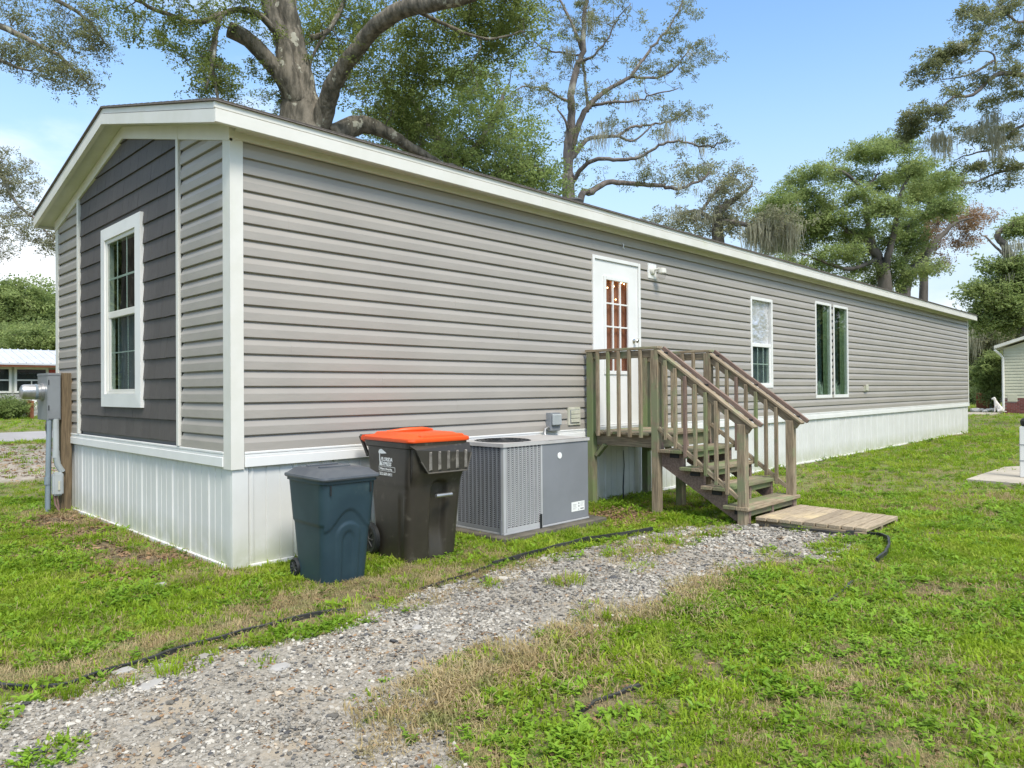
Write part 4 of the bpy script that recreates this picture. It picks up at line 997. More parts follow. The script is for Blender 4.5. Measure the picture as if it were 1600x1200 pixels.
# lid, domed, lip at hinge and a long raised panel
b=MB(); cy=-.01
loft(b,[ringpts(wt+.02,dt+.03,.06,H+.000,7,0,cy),ringpts(wt+.03,dt+.04,.065,H+.010,7,0,cy),ringpts(wt+.025,dt+.035,.065,H+.030,7,0,cy),ringpts(wt-.02,dt-.03,.06,H+.040,7,0,cy),ringpts(wt-.08,dt-.12,.06,H+.050,7,0,cy-.01),ringpts(wt-.13,dt-.18,.05,H+.066,7,0,cy+.02),ringpts(wt-.20,dt-.30,.05,H+.070,7,0,cy+.02)]); lid=b.obj('lid',MT['orange'],oc,auto=.6,local=I4)
b=MB(); loft(b,[ringpts(.44,.085,.02,H+.020,5,.03,-.33),ringpts(.43,.08,.02,H+.052,5,.03,-.33),ringpts(.41,.06,.02,H+.058,5,.03,-.33)]); b.obj('lid_grip',MT['orange'],lid,auto=.6,local=I4)
b=MB(); b.tube([(-.22,.10,H+.068),(-.10,.02,H+.082),(.06,-.02,H+.086),(.20,.04,H+.074)],[.012,.02,.02,.012],8); b.obj('lid_ridge',MT['orange'],lid,auto=.8,local=I4)
b=MB(); b.box((-wt/2+.01,dt/2-.01,H-.02),(wt/2-.01,dt/2+.07,H+.035)); b.obj('hinge_cover',MT['orange'],lid,bev=.012,local=I4)
b=MB()
for sx in (-1,1): b.tube([(sx*(wt/2-.03),dt/2-.03,H-.14),(sx*(wt/2-.03),dt/2+.03,H-.06),(sx*(wt/2-.03),dt/2+.10,H+.02)],.016,8)
b.tube([(-wt/2+.03,dt/2+.10,H+.02),(wt/2-.03,dt/2+.10,H+.02)],.016,10); b.obj('handle',MT['brown_plastic'],oc,auto=.7,local=I4)
b=MB(); b.tube([(-.04,yf+.038,.545),(.115,yf+.038,.545)],.016,12); b.obj('lift_bar',MT['metal'],oc,auto=.8,local=I4)
wheel(oc,-wb/2-.035,db/2+.02,.14,.055); wheel(oc,wb/2+.035,db/2+.02,.14,.055)
# lettering on the left side (faces -x in the bin's own frame)
def onside(y,z):
    t=z/H; w=wb+(wt-.03-wb)*t+.012; return Vector((-w/2-.0025,y,z))
tl=math.atan2((wt-.03-wb)/2,H)
LM=lambda y,z: T(onside(y,z)) @ Matrix(((0,0,-1,0),(-1,0,0,0),(0,1,0,0),(0,0,0,1))) @ Matrix.Rotation(tl,4,'X')
wht=MT['sticker']
text('lettering','FLORIDA',.044,wht,oc,LM(.092,.818),.25,bold=.0012)
text('lettering','EXPRESS',.044,wht,oc,LM(.098,.780),.25,bold=.0012)
text('lettering','Waste & Recycling',.025,wht,oc,LM(.112,.745),.0,bold=.0006)
text('lettering','352-569-5411',.036,wht,oc,LM(.122,.698),0,bold=.0008)
def flat(name,pts,y,z):
    b=MB(); n=len(pts); b.add([(a,c,0) for a,c in pts]+[(a,c,.0012) for a,c in pts],[tuple(range(n)),tuple(reversed(range(n,2*n)))]+[(i,i+n,(i+1)%n+n,(i+1)%n) for i in range(n)])
    return b.obj(name,wht,oc,local=LM(y,z))
for (a,c,d,e) in ((0,0,.252,.003),(0,.036,.252,.039),(0,0,.003,.039),(.249,0,.252,.039)): flat('logo_border',[(a,c),(d,c),(d,e),(a,e)],.125,.735)
flat('logo',[(.0,.055),(.012,.075),(.03,.082),(.05,.085),(.07,.078),(.13,.052),(.075,.047),(.05,.045),(.028,.048),(.024,.020),(.028,-.015),(.042,-.04),(.055,-.052),(.008,-.052),(.016,-.03),(.012,.0),(.012,.045)],.128,.832)
# ================================================================ electric service pedestal at the far gable corner
ped=empty('utility_pedestal',(-.12,4.34,0),label='wooden post carrying a grey electric meter box with conduits beside the gable end',cat='utility post')
beam('post',(-.075,4.36,-.02),(-.06,4.36,1.645),.115,.115,MT['post'],ped,up=(0,1,0),bev=.006)
b=MB(); b.box((-.275,4.27,1.085),(-.137,4.72,1.625)); mbx=b.obj('meter_box',MT['boxgrey'],ped,bev=.006)
b=MB(); b.box((-.279,4.266,1.610),(-.135,4.724,1.640)); b.box((-.268,4.262,1.10),(-.145,4.269,1.605)); b.obj('box_door',MT['boxgrey'],mbx,bev=.004)
for z in (1.20,1.50): box('hinge',(-.268,4.254,z),(-.258,4.262,z+.06),MT['rubber'],mbx,.002)
b=MB(); b.lathe((-.276,4.47,1.42),[(.105,0),(.105,-.03),(.088,-.034),(.088,-.19),(.078,-.215),(.05,-.23),(.01,-.235)],28,'x'); mt_=b.obj('meter',MT['metal'],ped,auto=.6)
b=MB(); b.lathe((-.276,4.47,1.42),[(.091,-.06),(.093,-.062),(.093,-.085),(.091,-.087)],28,'x'); b.obj('meter_ring',MT['pvc'],mt_,auto=.6)
b=MB(); b.tube([(-.265,4.30,-.02),(-.262,4.30,.55),(-.250,4.30,1.10)],.026,12); b.obj('conduit',MT['pvc'],ped,auto=.6)
b=MB(); b.tube([(-.245,4.40,-.02),(-.235,4.40,.6),(-.225,4.40,1.10)],.030,12); b.obj('conduit',MT['pvc'],ped,auto=.6)
b=MB(); b.tube([(-.185,4.29,1.10),(-.185,4.29,.70),(-.170,4.28,.56),(-.12,4.29,.47)],[.034,.034,.034,.034],12); b.tube([(-.185,4.29,.72),(-.185,4.29,.64)],.039,12); b.obj('conduit',MT['pvc_lt'],ped,auto=.6)
b=MB(); b.tube([(-.270,4.30,.33),(-.268,4.30,.42)],.033,12); b.obj('conduit_collar',MT['pvc'],ped,auto=.6)
b=MB(); b.box((-.235,4.20,.20),(-.125,4.29,.47)); pb=b.obj('phone_box',MT['pvc_lt'],ped,bev=.018)
b=MB(); b.box((-.185,4.188,.26),(-.165,4.201,.37)); b.obj('latch',MT['beige'],pb,bev=.003)
b=MB(); b.tube([(-.19,4.25,.21),(-.17,4.24,.08),(-.16,4.25,-.02)],.010,6); b.tube([(-.21,4.25,.21),(-.20,4.26,.1),(-.155,4.22,-.02)],.013,6); b.obj('cable',mat('rusty_cable',(.20,.12,.10),.7),ped,auto=.6)
b=MB(); b.tube([(-.27,4.33,1.085),(-.285,4.30,1.0),(-.27,4.31,.9)],.007,6); b.obj('cable',MT['rubber'],ped,auto=.6)

# ================================================================ landscape edging
def edging(name,px,lab,h=.055,z0=-.01,th=.012):
    pts=[]
    P_=[gnd(*p) for p in px]
    for i in range(len(P_)-1):
        for k in range(6): pts.append(P_[i].lerp(P_[i+1],k/6))
    pts.append(P_[-1]); rr=random.Random(len(px))
    b=MB(); n=len(pts); o=0
    for i,p in enumerate(pts):
        t=(pts[min(i+1,n-1)]-pts[max(i-1,0)]); t.z=0; t.normalize(); nrm=Vector((-t.y,t.x,0))
        hh=h*(.80+.35*float(vnoise(i*.11,3.3,1,len(px)))); zz=float(gz(p.x,p.y))-.015
        a=p+nrm*(th/2); c=p-nrm*(th/2); lean=nrm*rr.uniform(-.004,.004)
        b.v+=[(a.x,a.y,zz),(c.x,c.y,zz),(c.x+lean.x-nrm.x*.003,c.y+lean.y-nrm.y*.003,zz+hh),(a.x+lean.x+nrm.x*.003,a.y+lean.y+nrm.y*.003,zz+hh)]
    for i in range(n-1):
        for k in range(4): b.f.append((i*4+k,i*4+(k+1)%4,(i+1)*4+(k+1)%4,(i+1)*4+k))
    b.f+= [(0,1,2,3),((n-1)*4+3,(n-1)*4+2,(n-1)*4+1,(n-1)*4)]
    return tag(b.obj(name,MT['blackp'],auto=.8),lab,'edging')
edging('landscape_edging',[(-60,1066),(0,1075),(60,1078),(110,1072),(170,1052),(230,1035),(300,1012),(380,990),(460,970),(540,955)],'black plastic edging strip along the near left rim of the gravel',.045,th=.016)
edging('landscape_edging',[(655,922),(690,912),(730,898),(770,885)],'short half buried black edging piece between the bins and the gravel',.04)
edging('landscape_edging',[(770,885),(850,866),(900,853),(950,843),(1020,832)],'straight black edging strip running past the air conditioning unit',.07,th=.012)
edging('landscape_edging',[(1322,838),(1350,838),(1375,842),(1388,850),(1390,860),(1383,872),(1370,880)],'looped black edging end curling beyond the plank walkway',.085,th=.012)
edging('landscape_edging',[(900,1117),(930,1100),(960,1090),(1000,1076)],'exposed black edging scrap in the grass on the right of the gravel',.032,th=.010)
edging('landscape_edging',[(1280,948),(1300,938),(1322,920),(1333,912)],'tiny black edging scrap in the grass near the green patch right of the gravel',.04,th=.012)
edging('landscape_edging',[(1160,820),(1200,824),(1260,831),(1322,838)],'black edging strip tucked under the near edge of the plank walkway',.05,th=.016)

# loose stones
def stone(px,py,sx,sy,sz,lab,m=None,rz=0,name='stone'):
    p=gnd(px,py); bm=bmesh.new(); bmesh.ops.create_icosphere(bm,subdivisions=2,radius=1); r=random.Random(int(px*7+py))
    for v in bm.verts:
        v.co*=1+r.uniform(-.16,.16); v.co.x*=sx; v.co.y*=sy; v.co.z*=sz
        if v.co.z>sz*.55: v.co.z=sz*.55+(v.co.z-sz*.55)*.3
    me=bpy.data.meshes.new('s'); bm.to_mesh(me); bm.free()
    o=link(name,me,m or MT['stone'],None,T(Vector((p.x,p.y,float(gz(p.x,p.y))+sz*.35)))@Matrix.Rotation(rz,4,'Z')); return tag(o,lab,'stone')
MT['stone2']=mat('pale_stone',(.36,.35,.33),.85,(.34,.33,.315),5,bump=.4,bscale=12)
stone(252,914,.045,.035,.03,'rounded grey stone alone in the grass below the gable',MT['stone2'])
stone(235,1073,.085,.045,.018,'long flat pale stone lying nearest the left edging strip',MT['stone2'],.5)
stone(192,1053,.055,.045,.02,'small pale stone touching the left edging strip',MT['stone2'],.2)
stone(268,1176,.05,.016,.010,'thin black asphalt sliver at the bottom left',MT['asphalt_bit'],.5,'asphalt_chip')
stone(292,1158,.04,.015,.012,'black asphalt chip just above the thin black sliver',MT['asphalt_bit'],.7,'asphalt_chip')
stone(651,984,.045,.03,.02,'pale flat stone by the middle of the gravel',MT['stone2'],.3)
stone(437,1046,.06,.04,.02,'white flat stone in the left middle gravel',MT['stone2'],.1)
stone(234,1131,.04,.018,.012,'dark stone chip at the left of the gravel',MT['asphalt_bit'],.2,'asphalt_chip')
stone(975,968,.04,.03,.02,'flat grey stone near the single green sprout')

# ================================================================ neighbours' places
# -- left: low house across the road
hL=empty('neighbour_house',(8,46,0),label='low pale house with white metal roof across the road on the left',cat='house')
YL=46.; 
box('wall',(-6,YL,1.55),(10.5,YL+7,3.05),MT['palegreen'],hL,0)
for r_ in range(8):
    for c_ in range(14):
        x0=2.2+c_*.6+(.3 if r_%2 else 0); z0=r_*.2
        if x0+.6<10.6: box('block',(x0+.01,YL-.02,z0+.008),(x0+.59,YL+.1,z0+.192),MT['block'],hL,.012)
box('wall',(-6,YL+.02,-.1),(10.5,YL+7,1.56),MT['mortar'],hL,0)
for (x0,x1) in ((5.2,7.35),(7.75,9.25)):
    z0,z1=1.55,2.86
    b=MB(); fw=.13; b.box((x0-fw,YL-.08,z0-.1),(x0,YL+.02,z1+fw)); b.box((x1,YL-.08,z0-.1),(x1+fw,YL+.02,z1+fw)); b.box((x0,YL-.08,z1),(x1,YL+.02,z1+fw)); b.box((x0,YL-.08,z0-.1),(x1,YL+.02,z0)); w_=b.obj('window',MT['trim'],hL)
    box('pane',(x0,YL-.035,z0),(x1,YL-.02,z1),MT['glass'],w_,0); box('sash_rail',(x0,YL-.07,2.17),(x1,YL-.036,2.25),MT['trim'],w_,0); box('muntin',((x0+x1)/2-.03,YL-.065,z0),((x0+x1)/2+.03,YL-.036,2.16),MT['trim'],w_,0)
    box('room_lining',(x0,YL-.015,z0),(x1,YL-.004,z1),MT['dark'],w_,0)
box('red_panel',(9.42,YL-.05,1.2),(10.1,YL-.002,2.86),MT['redpaint'],hL,0)
box('fascia_board',(-7,YL-.9,2.98),(10.6,YL-.8,3.18),MT['orangepaint'],hL,0)
b=MB(); b.add([(-7,YL-1,3.2),(10.9,YL-1,3.2),(10.9,YL+3.3,4.22),(-7,YL+3.3,4.22),(-7,YL+8,3.2),(10.9,YL+8,3.2)],[(0,1,2,3),(3,2,5,4)]); b.box((-7,YL-1,3.1),(10.9,YL-.9,3.199)); b.obj('roof',MT['tinroof'],hL)
x=3.0
while x<10.8: beam('roof_seam',(x,YL-1.0,3.225),(x,YL+3.3,4.245),.05,.06,MT['tinroof'],hL,bev=0); x+=.42
b=MB(); b.box((10.9,YL-1.1,2.78),(17,YL+3,2.95)); b.add([(10.5,YL-1.4,2.95),(17,YL-1.4,2.95),(17,YL+3,3.95),(10.5,YL+3,3.95)],[(0,1,2,3)]); b.obj('porch_roof',MT['tinroof'],hL)
for x in (10.9,12.2,13.6): box('porch_post',(x,YL-1.0,0),(x+.12,YL-.88,2.78),MT['trim'],hL,0)
box('porch_wall',(10.52,YL+2.6,0),(17,YL+2.7,2.8),MT['greenpaint'],hL,0)
# shrub and two timber posts with a sign board in front of it
for i,(px_,dp,lab) in enumerate(((44,41,'short reddish post standing left of the white board across the road'),(49.5,40.5,'reddish post joined to the white board across the road'))):
    p_=at(px_,655,dp); p_.z=0
    o=box('timber_post',(p_.x-.09,p_.y-.09,-.05),(p_.x+.09,p_.y+.09,1.02 if i==0 else 1.0),MT['redwood'],None,.01); tag(o,lab,'post')
p_=at(52.5,655,40.6); tag(box('notice_board',(p_.x-.07,p_.y-.04,.62),(p_.x+.14,p_.y,1.05),MT['white'],None,.005),'small blank white board fixed to a reddish post across the road','sign')
# -- right: cream neighbour home on red brick
hR=empty('neighbour_house',(42.5,0,0),label='cream sided neighbour home on red brick base at the right edge',cat='house')
X0=42.5; y1=2.55; y0=-2.4
nc=17
for k in range(nc):
    z0=.80+k*.155
    top=min(.155,3.4-z0); 
    if top<=0: break
    b=MB(); b.add([(X0-.03,y0,z0),(X0-.03,y1,z0),(X0-.006,y1,z0+top),(X0-.006,y0,z0+top),(X0+.03,y0,z0),(X0+.03,y1,z0),(X0+.03,y1,z0+top),(X0+.03,y0,z0+top)],[(0,3,2,1),(4,5,6,7),(0,1,5,4),(1,2,6,5),(2,3,7,6),(3,0,4,7)]); b.obj('siding_course',MT['cream'],hR)
b=MB(); b.add([(X0-.01,y1,3.39),(X0-.01,y0,3.39),(X0-.01,.05,4.2),(X0+.05,y1,3.39),(X0+.05,y0,3.39),(X0+.05,.05,4.2)],[(0,1,2),(3,5,4),(0,2,5,3),(1,4,5,2),(0,3,4,1)]); b.obj('gable',MT['cream'],hR)
box('wall',(X0+.03,y0,.0),(X0+14,y1,3.4),MT['cream'],hR,0)
box('wall',(X0-.001,y0,-.05),(X0+.03,y1,.80),MT['mortar'],hR,0)
for r_ in range(10):
    yy=y1-(.11 if r_%2 else 0); j=0
    while yy-.21>.9:
        z0=.005+r_*.079
        if not(1.95<yy-.1<2.35 and z0>.55): box('brick',(X0-.022,yy-.205,z0),(X0-.002,yy-.005,z0+.070),MT['brick'],hR,0)
        yy-=.22
box('vent_panel',(X0-.034,1.97,.60),(X0-.001,2.40,1.0),MT['cream'],hR,.01)
b=MB()
for s_,(ya,yb,za,zb) in enumerate(((y1+.35,.05,3.36,4.32),(.05,y0-.35,4.32,3.36))):
    v=[]
    for xx in (X0-.4,X0+14): v+=[(xx,ya,za),(xx,yb,zb),(xx,yb,zb+.16),(xx,ya,za+.16)]
    b.add(v,[(0,1,2,3),(4,7,6,5),(0,4,5,1),(1,5,6,2),(2,6,7,3),(3,7,4,0)])
b.obj('roof',MT['trim'],hR)
b=MB(); b.tube([(X0-.35,y1+.32,3.3),(X0-.1,y1+.12,3.05),(X0-.06,y1+.02,2.9),(X0-.06,y1+.02,.2),(X0-.25,y1+.08,.06)],.06,8); b.obj('downspout',MT['white'],hR,auto=.7)
# sitting white dog statue with a dark pot behind it
dp=gnd(1561,646); 
def skin(name,nodes,edges,m,parent=None,lvl=1):
    me=bpy.data.meshes.new(name); me.from_pydata([n[:3] for n in nodes],edges,[]); me.update()
    o=bpy.data.objects.new('tmp',me); COL.objects.link(o); o.modifiers.new('s','SKIN'); 
    for i,n in enumerate(nodes): me.skin_vertices[0].data[i].radius=(n[3],n[3])
    me.skin_vertices[0].data[0].use_root=True; q=o.modifiers.new('d','SUBSURF'); q.levels=q.render_levels=lvl
    dg=bpy.context.evaluated_depsgraph_get(); m2=bpy.data.meshes.new_from_object(o.evaluated_get(dg)); COL.objects.unlink(o); bpy.data.objects.remove(o)
    for p in m2.polygons: p.use_smooth=True
    m2.materials.clear(); m2.materials.append(m); return link(name,m2,None,parent)
# y = up-screen left; the statue faces +y (left in the picture)
nd=[(0,0,.22,.13),(0,-.10,.12,.14),(0,.08,.38,.12),(0,.13,.52,.09),(0,.17,.64,.06),(0,.20,.72,.065),(0,.28,.70,.045),(0,.34,.68,.03),
 (.06,.14,.30,.05),(.07,.17,.15,.035),(.07,.18,.03,.035),(.07,.22,.02,.03),(-.06,.14,.30,.05),(-.07,.17,.15,.035),(-.07,.18,.03,.035),(-.07,.22,.02,.03),
 (.11,-.08,.10,.08),(.12,.06,.05,.05),(-.11,-.08,.10,.08),(-.12,.06,.05,.05),(0,-.22,.05,.03),(0,-.34,.04,.02),(.04,.18,.78,.022),(-.04,.18,.78,.022)]
ed=[(0,1),(0,2),(2,3),(3,4),(4,5),(5,6),(6,7),(2,8),(8,9),(9,10),(10,11),(2,12),(12,13),(13,14),(14,15),(1,16),(16,17),(1,18),(18,19),(1,20),(20,21),(5,22),(5,23)]
dg_=skin('dog_statue',[(a+dp.x,b_+dp.y,c+.06,r) for a,b_,c,r in nd],ed,MT['dogwhite'],None,2); tag(dg_,'white sitting dog figure beside the corner of the cream home','dog')
b=MB(); q=gnd(1547,640); b.lathe((q.x+.5,q.y,.0),[(.18,0),(.28,.1),(.31,.5),(.26,.75),(.22,.78)],12); tag(b.obj('plant_pot',MT['rubber'],auto=.6),'dark planter pot left of the white dog figure','planter')
q=gnd(1541,641); b=MB(); 
for i in range(4): b.box((q.x+.2,q.y-.45+i*.3,0),(q.x+.3,q.y-.23+i*.3,1.05))
tag(box('wooden_planter',(q.x+.2,q.y-.5,.04),(q.x+.9,q.y+.55,1.0),MT['redwood'],None,.02),'reddish wooden crate planter beside the neighbour patio','planter')
rr=random.Random(9)
for k_ in range(7):
    px_=1521+k_*6+rr.uniform(-2,2); q=gnd(px_,644+rr.uniform(-2,2)); sx=rr.uniform(.10,.25)
    bm=bmesh.new(); bmesh.ops.create_icosphere(bm,subdivisions=2,radius=1)
    for v in bm.verts: v.co*=1+rr.uniform(-.15,.15); v.co.x*=sx; v.co.y*=sx*1.3; v.co.z*=sx*.6
    me=bpy.data.meshes.new('s'); bm.to_mesh(me); bm.free()
    tag(link('garden_stone',me,MT['dogwhite'],None,T(Vector((q.x,q.y,.04+sx*.3)))),['leftmost','second','third','fourth','fifth','sixth','rightmost'][k_]+' of the pale garden stones along the neighbour patio','stone','pale stones on the neighbour patio')
# -- white post with dark cap on the slab at the right edge
wp=empty('white_post',(10.86,-3.50,.035),label='white metal post with black cap on the concrete slab at right edge',cat='post')
q=gnd(1599,746,.035); cx_,cy_=q.x+.04,q.y+.02
b=MB(); b.box((cx_-.07,cy_-.16,.035),(cx_+.10,cy_+.02,.80)); b.obj('body',MT['white'],wp,bev=.01)
b=MB(); b.lathe((cx_,cy_-.06,.80),[(.05,0),(.075,.02),(.08,.08),(.05,.12),(.01,.13)],16); b.obj('cap',MT['rubber'],wp,auto=.6)
for z in (.28,.52): box('band',(cx_-.074,cy_-.164,z),(cx_+.104,cy_+.024,z+.012),MT['boxgrey'],wp,0)

# ================================================================ trees
def leafmesh(n, spread, L, W, seed, flat=.35, down=0):
    r=random.Random(seed); v=[];f=[]
    for i in range(n):
        c=Vector((r.gauss(0,1),r.gauss(0,1),r.gauss(0,.55))).normalized()*spread*r.random()**.5
        d=Vector((r.gauss(0,1),r.gauss(0,1),r.gauss(0,flat)-down)).normalized(); s=d.cross(Vector((r.gauss(0,.5),r.gauss(0,.5),1))).normalized(); nn=d.cross(s)
        l=L*r.uniform(.7,1.2); w=W*r.uniform(.7,1.2); o=len(v)
        v+=[c,c+d*l*.45+s*w*.5+nn*w*.12,c+d*l,c+d*l*.45-s*w*.5+nn*w*.12]; f+=[(o,o+1,o+2),(o,o+2,o+3)]
    return pyd(v,f)
_pc={}
def leafprotos(mname, n=18, spread=.16, L=.085, W=.045, flat=.5, down=0):
    k=(mname,n,spread,L)
    if k not in _pc: _pc[k]=[unlinked(leafmesh(n,spread,L,W,s,flat,down),MT[mname]) for s in range(4)]
    return _pc[k]
class Tree:
    def __init__(s,label,seed,bark,group=None,name='oak_tree',cat='tree'):
        s.r=random.Random(seed); s.rg=np.random.default_rng(seed); s.P=[]; s.R=[]; s.D=[]; s.mb=MB(); s.bark=bark; s.lp=[]; s.ls=[]; s.mo=MB(); s.label=label; s.group=group; s.name=name; s.cat=cat; s.twigs=[]; s.base=None
    def limb(s,pts,r0,r1,n=10,sub=5,wob=.0,rad=None):
        """pts are points in the world"""
        P=[Vector(p) for p in pts]; 
        if s.base is None: s.base=P[0].copy()
        out=[];rd=[]; m=len(P)
        for i in range(m-1):
            p0=P[max(i-1,0)];p1=P[i];p2=P[i+1];p3=P[min(i+2,m-1)]
            for k in range(sub):
                t=k/sub; q=.5*((2*p1)+(p2-p0)*t+(2*p0-5*p1+4*p2-p3)*t*t+(-p0+3*p1-3*p2+p3)*t**3)
                u=(i+t)/(m-1); r=(r0+(r1-r0)*u) if rad is None else rad[i]+(rad[i+1]-rad[i])*t
                q=q+Vector((s.r.gauss(0,1),s.r.gauss(0,1),s.r.gauss(0,1)))*wob*(.3+u)
                out.append(q); rd.append(r*(1+s.r.uniform(-.04,.04)))
        out.append(P[-1]); rd.append(r1 if rad is None else rad[-1])
        s.mb.tube(out,rd,n)
        for q,r in zip(out,rd): s.P.append(q); s.R.append(r)
        return out
    def grow(s,pts,minr=.008,k=.016,sag=.08,maxr=.5,kf=.55,maxlen=None):
        """join each point to the nearest wood with a bent twig"""
        if len(pts)==0: return
        A=np.array([tuple(p) for p in s.P]); pts=np.asarray(pts,float)
        d0=np.array([np.min(np.linalg.norm(A-p,axis=1)) for p in pts]); order=np.argsort(d0)
        cap=len(A)+len(pts)*5+5; B=np.zeros((cap,3)); B[:len(A)]=A; Rr=np.zeros(cap); Rr[:len(A)]=s.R; n=len(A)
        for i in order:
            p=pts[i]; dd=np.linalg.norm(B[:n]-p,axis=1); dd=dd+np.where(Rr[:n]<minr*1.05,.25,0); j=int(np.argmin(dd)); a=Vector(B[j]); b_=Vector(p); ln=(b_-a).length
            if ln<.05: continue
            if maxlen and ln>maxlen: continue
            r0=max(minr,min(Rr[j]*kf,k*ln**.8+minr)); r1=max(minr*.5,r0*.35)
            q=[a]; 
            for t in (.3,.6,.85):
                q.append(a.lerp(b_,t)+Vector((s.r.gauss(0,1),s.r.gauss(0,1),s.r.gauss(0,1)+.6))*ln*sag*(1.2-abs(t-.5)))
            q.append(b_); rr_=[r0+(r1-r0)*t for t in (0,.3,.6,.85,1)]
            s.mb.tube(q,rr_,4 if r0<.03 else 6,False)
            for z,(u,v) in enumerate(zip(q[1:],rr_[1:])): B[n]=u; Rr[n]=v; n+=1
            s.twigs.append(q)
        s.P=[Vector(x) for x in B[:n]]; s.R=list(Rr[:n])
    def zone(s,c,rad,n,rough=.25,shell=.0):
        """n points in an uneven ellipsoid; c centre, rad three radii in (along view right, depth, up)"""
        c=Vector(c); fw=Vector((_d.x,_d.y,0)).normalized(); o=[]
        while len(o)<n:
            v=Vector((s.r.gauss(0,1),s.r.gauss(0,1),s.r.gauss(0,1))).normalized()*(shell+(1-shell)*s.r.random()**.42)*(1+s.r.uniform(-rough,rough))
            o.append(tuple(c+CR*v.x*rad[0]+fw*v.y*rad[1]+Vector((0,0,1))*v.z*rad[2]))
        return o
    def around(s,n,lo,hi,zmin=3.6,rmax=.16):
        """twig ends scattered round the finer limbs"""
        I=[i for i,(p,r) in enumerate(zip(s.P,s.R)) if p.z>zmin and r<rmax]; o=[]
        for _ in range(n):
            p=s.P[s.r.choice(I)]; v=Vector((s.r.gauss(0,1),s.r.gauss(0,1),s.r.gauss(.25,.8))).normalized()*s.r.uniform(lo,hi); o.append(tuple(p+v))
        return o
    def leaf(s,pts,per,spread,sc=(.8,1.3)):
        for p in pts:
            for _ in range(per):
                s.lp.append((p[0]+s.r.gauss(0,spread),p[1]+s.r.gauss(0,spread),p[2]+s.r.gauss(0,spread*.6))); s.ls.append(s.r.uniform(*sc))
    def leaf_on_twigs(s,per,spread,sc=(.8,1.3),t0=.35):
        for q in s.twigs:
            for _ in range(per):
                t=t0+(1-t0)*s.r.random(); i=min(int(t*4),3); a=q[i].lerp(q[i+1],t*4-i)
                s.lp.append((a.x+s.r.gauss(0,spread),a.y+s.r.gauss(0,spread),a.z+s.r.gauss(0,spread*.7))); s.ls.append(s.r.uniform(*sc))
    def moss(s,p,n,ln,w=.02,sp=.2):
        w*=.45
        for _ in range(int(n*2.2)):
            a=Vector(p)+Vector((s.r.gauss(0,sp),s.r.gauss(0,sp),s.r.gauss(0,sp*.3))); l=ln*s.r.uniform(.4,1.1); q=s.r.uniform(0,3.14); dx=Vector((math.cos(q),math.sin(q),0))*w*s.r.uniform(.6,1.4)
            m_=a+Vector((s.r.gauss(0,.05),s.r.gauss(0,.05),-l*.55)); e=a+Vector((s.r.gauss(0,.08),s.r.gauss(0,.08),-l))
            s.mo.add([a-dx,a+dx,m_+dx*.8,m_-dx*.8,e],[(0,1,2,3),(3,2,4)])
    def build(s,leafm,n=18,spread=.16,L=.085,W=.045,extra=None,flat=.5):
        root=empty(s.name,s.base,label=s.label,cat=s.cat,group=s.group)
        s.mb.obj('trunk',MT[s.bark],root,smooth=True)
        P=np.array(s.lp); m=len(P)
        rot=np.stack([s.rg.uniform(-.6,.6,m),s.rg.uniform(-.6,.6,m),s.rg.uniform(0,6.28,m)],-1)
        pr=leafprotos(leafm,n,spread,L,W,flat); 
        scatter('crown',pr,P,rot,s.ls,s.rg.integers(0,4,m),root,'stuff')
        if s.mo.v: tag(s.mo.obj('hanging_moss',MT['moss'],root),kind='stuff')
        return root
def A(*p): return [at(*q) for q in p]
def zn(t,px,py,dep,rx,ry,rd,n,**k):
    """zone given by its place and its radii in photo pixels at that distance, depth radius in metres"""
    s_=dep/FPX; return t.zone(at(px,py,dep),(rx*s_,rd,ry*s_),n,**k)

# 1. the big oak right behind the home
t=Tree('massive oak with lichened forked trunk rising right behind the home roof',1,'bark')
D=13.6; s_=D/FPX
bx=at(478,200,D); tb=at(478,215,D); t.limb([(bx.x,bx.y,-.1),(bx.x,bx.y,.5),(bx.x,bx.y,2.0),(bx.x,bx.y,4.2),(tb.x,tb.y,tb.z-.5),tuple(at(472,185,D)),tuple(at(466,150,D))],1.05,.72,18,rad=[1.1,.85,.68,.58,.50,.42,.30])
t.limb(A((478,215,D),(470,170,D),(462,110,D),(452,50,D),(440,-30,D),(425,-160,D+.6)),.50,.30,16,wob=.015,rad=[.46,.38,.28,.24,.22,.18])
t.limb(A((466,160,D-.2),(450,120,D-.35),(440,60,D-.3),(420,10,D-.3),(400,-60,D-.4)),.3,.18,12,wob=.01,rad=[.20,.17,.14,.13,.11])
t.limb(A((486,225,D),(505,180,D-.2),(520,135,D-.5),(548,90,D-.8),(585,45,D-1.2),(635,12,D-1.6),(700,2,D-2),(790,-25,D-2.3)),.4,.2,14,wob=.012,rad=[.24,.19,.155,.14,.145,.14,.12,.07])
t.limb(A((462,175,D),(446,130,D-.3),(420,95,D-.5),(388,62,D-.7),(358,46,D-.8)),.3,.17,12,rad=[.20,.155,.145,.14,.145])
t.limb(A((446,70,D-.3),(400,20,D-.8),(350,20,D-1.2),(338,50,D-1.4),(330,95,D-1.5),(340,150,D-1.6),(342,158,D-1.6)),.065,.015,8,wob=.01)
t.limb(A((350,20,D-1.2),(310,34,D-1.6),(260,22,D-2),(215,0,D-2.3),(170,-25,D-2.6)),.05,.02,7,wob=.01)
t.limb(A((338,50,D-1.4),(334,90,D-1.8),(322,140,D-2)),.04,.012,5)
t.limb(A((412,-20,D-.4),(360,-10,D-1.5),(290,-40,D-2.5),(200,-60,D-3.5)),.08,.03,8)
t.limb(A((520,215,D),(560,195,D+.3),(600,205,D+.4),(640,230,D+.6),(690,255,D+.8),(720,262,D+1)),.27,.05,12,wob=.012,rad=[.24,.18,.13,.10,.06,.03])
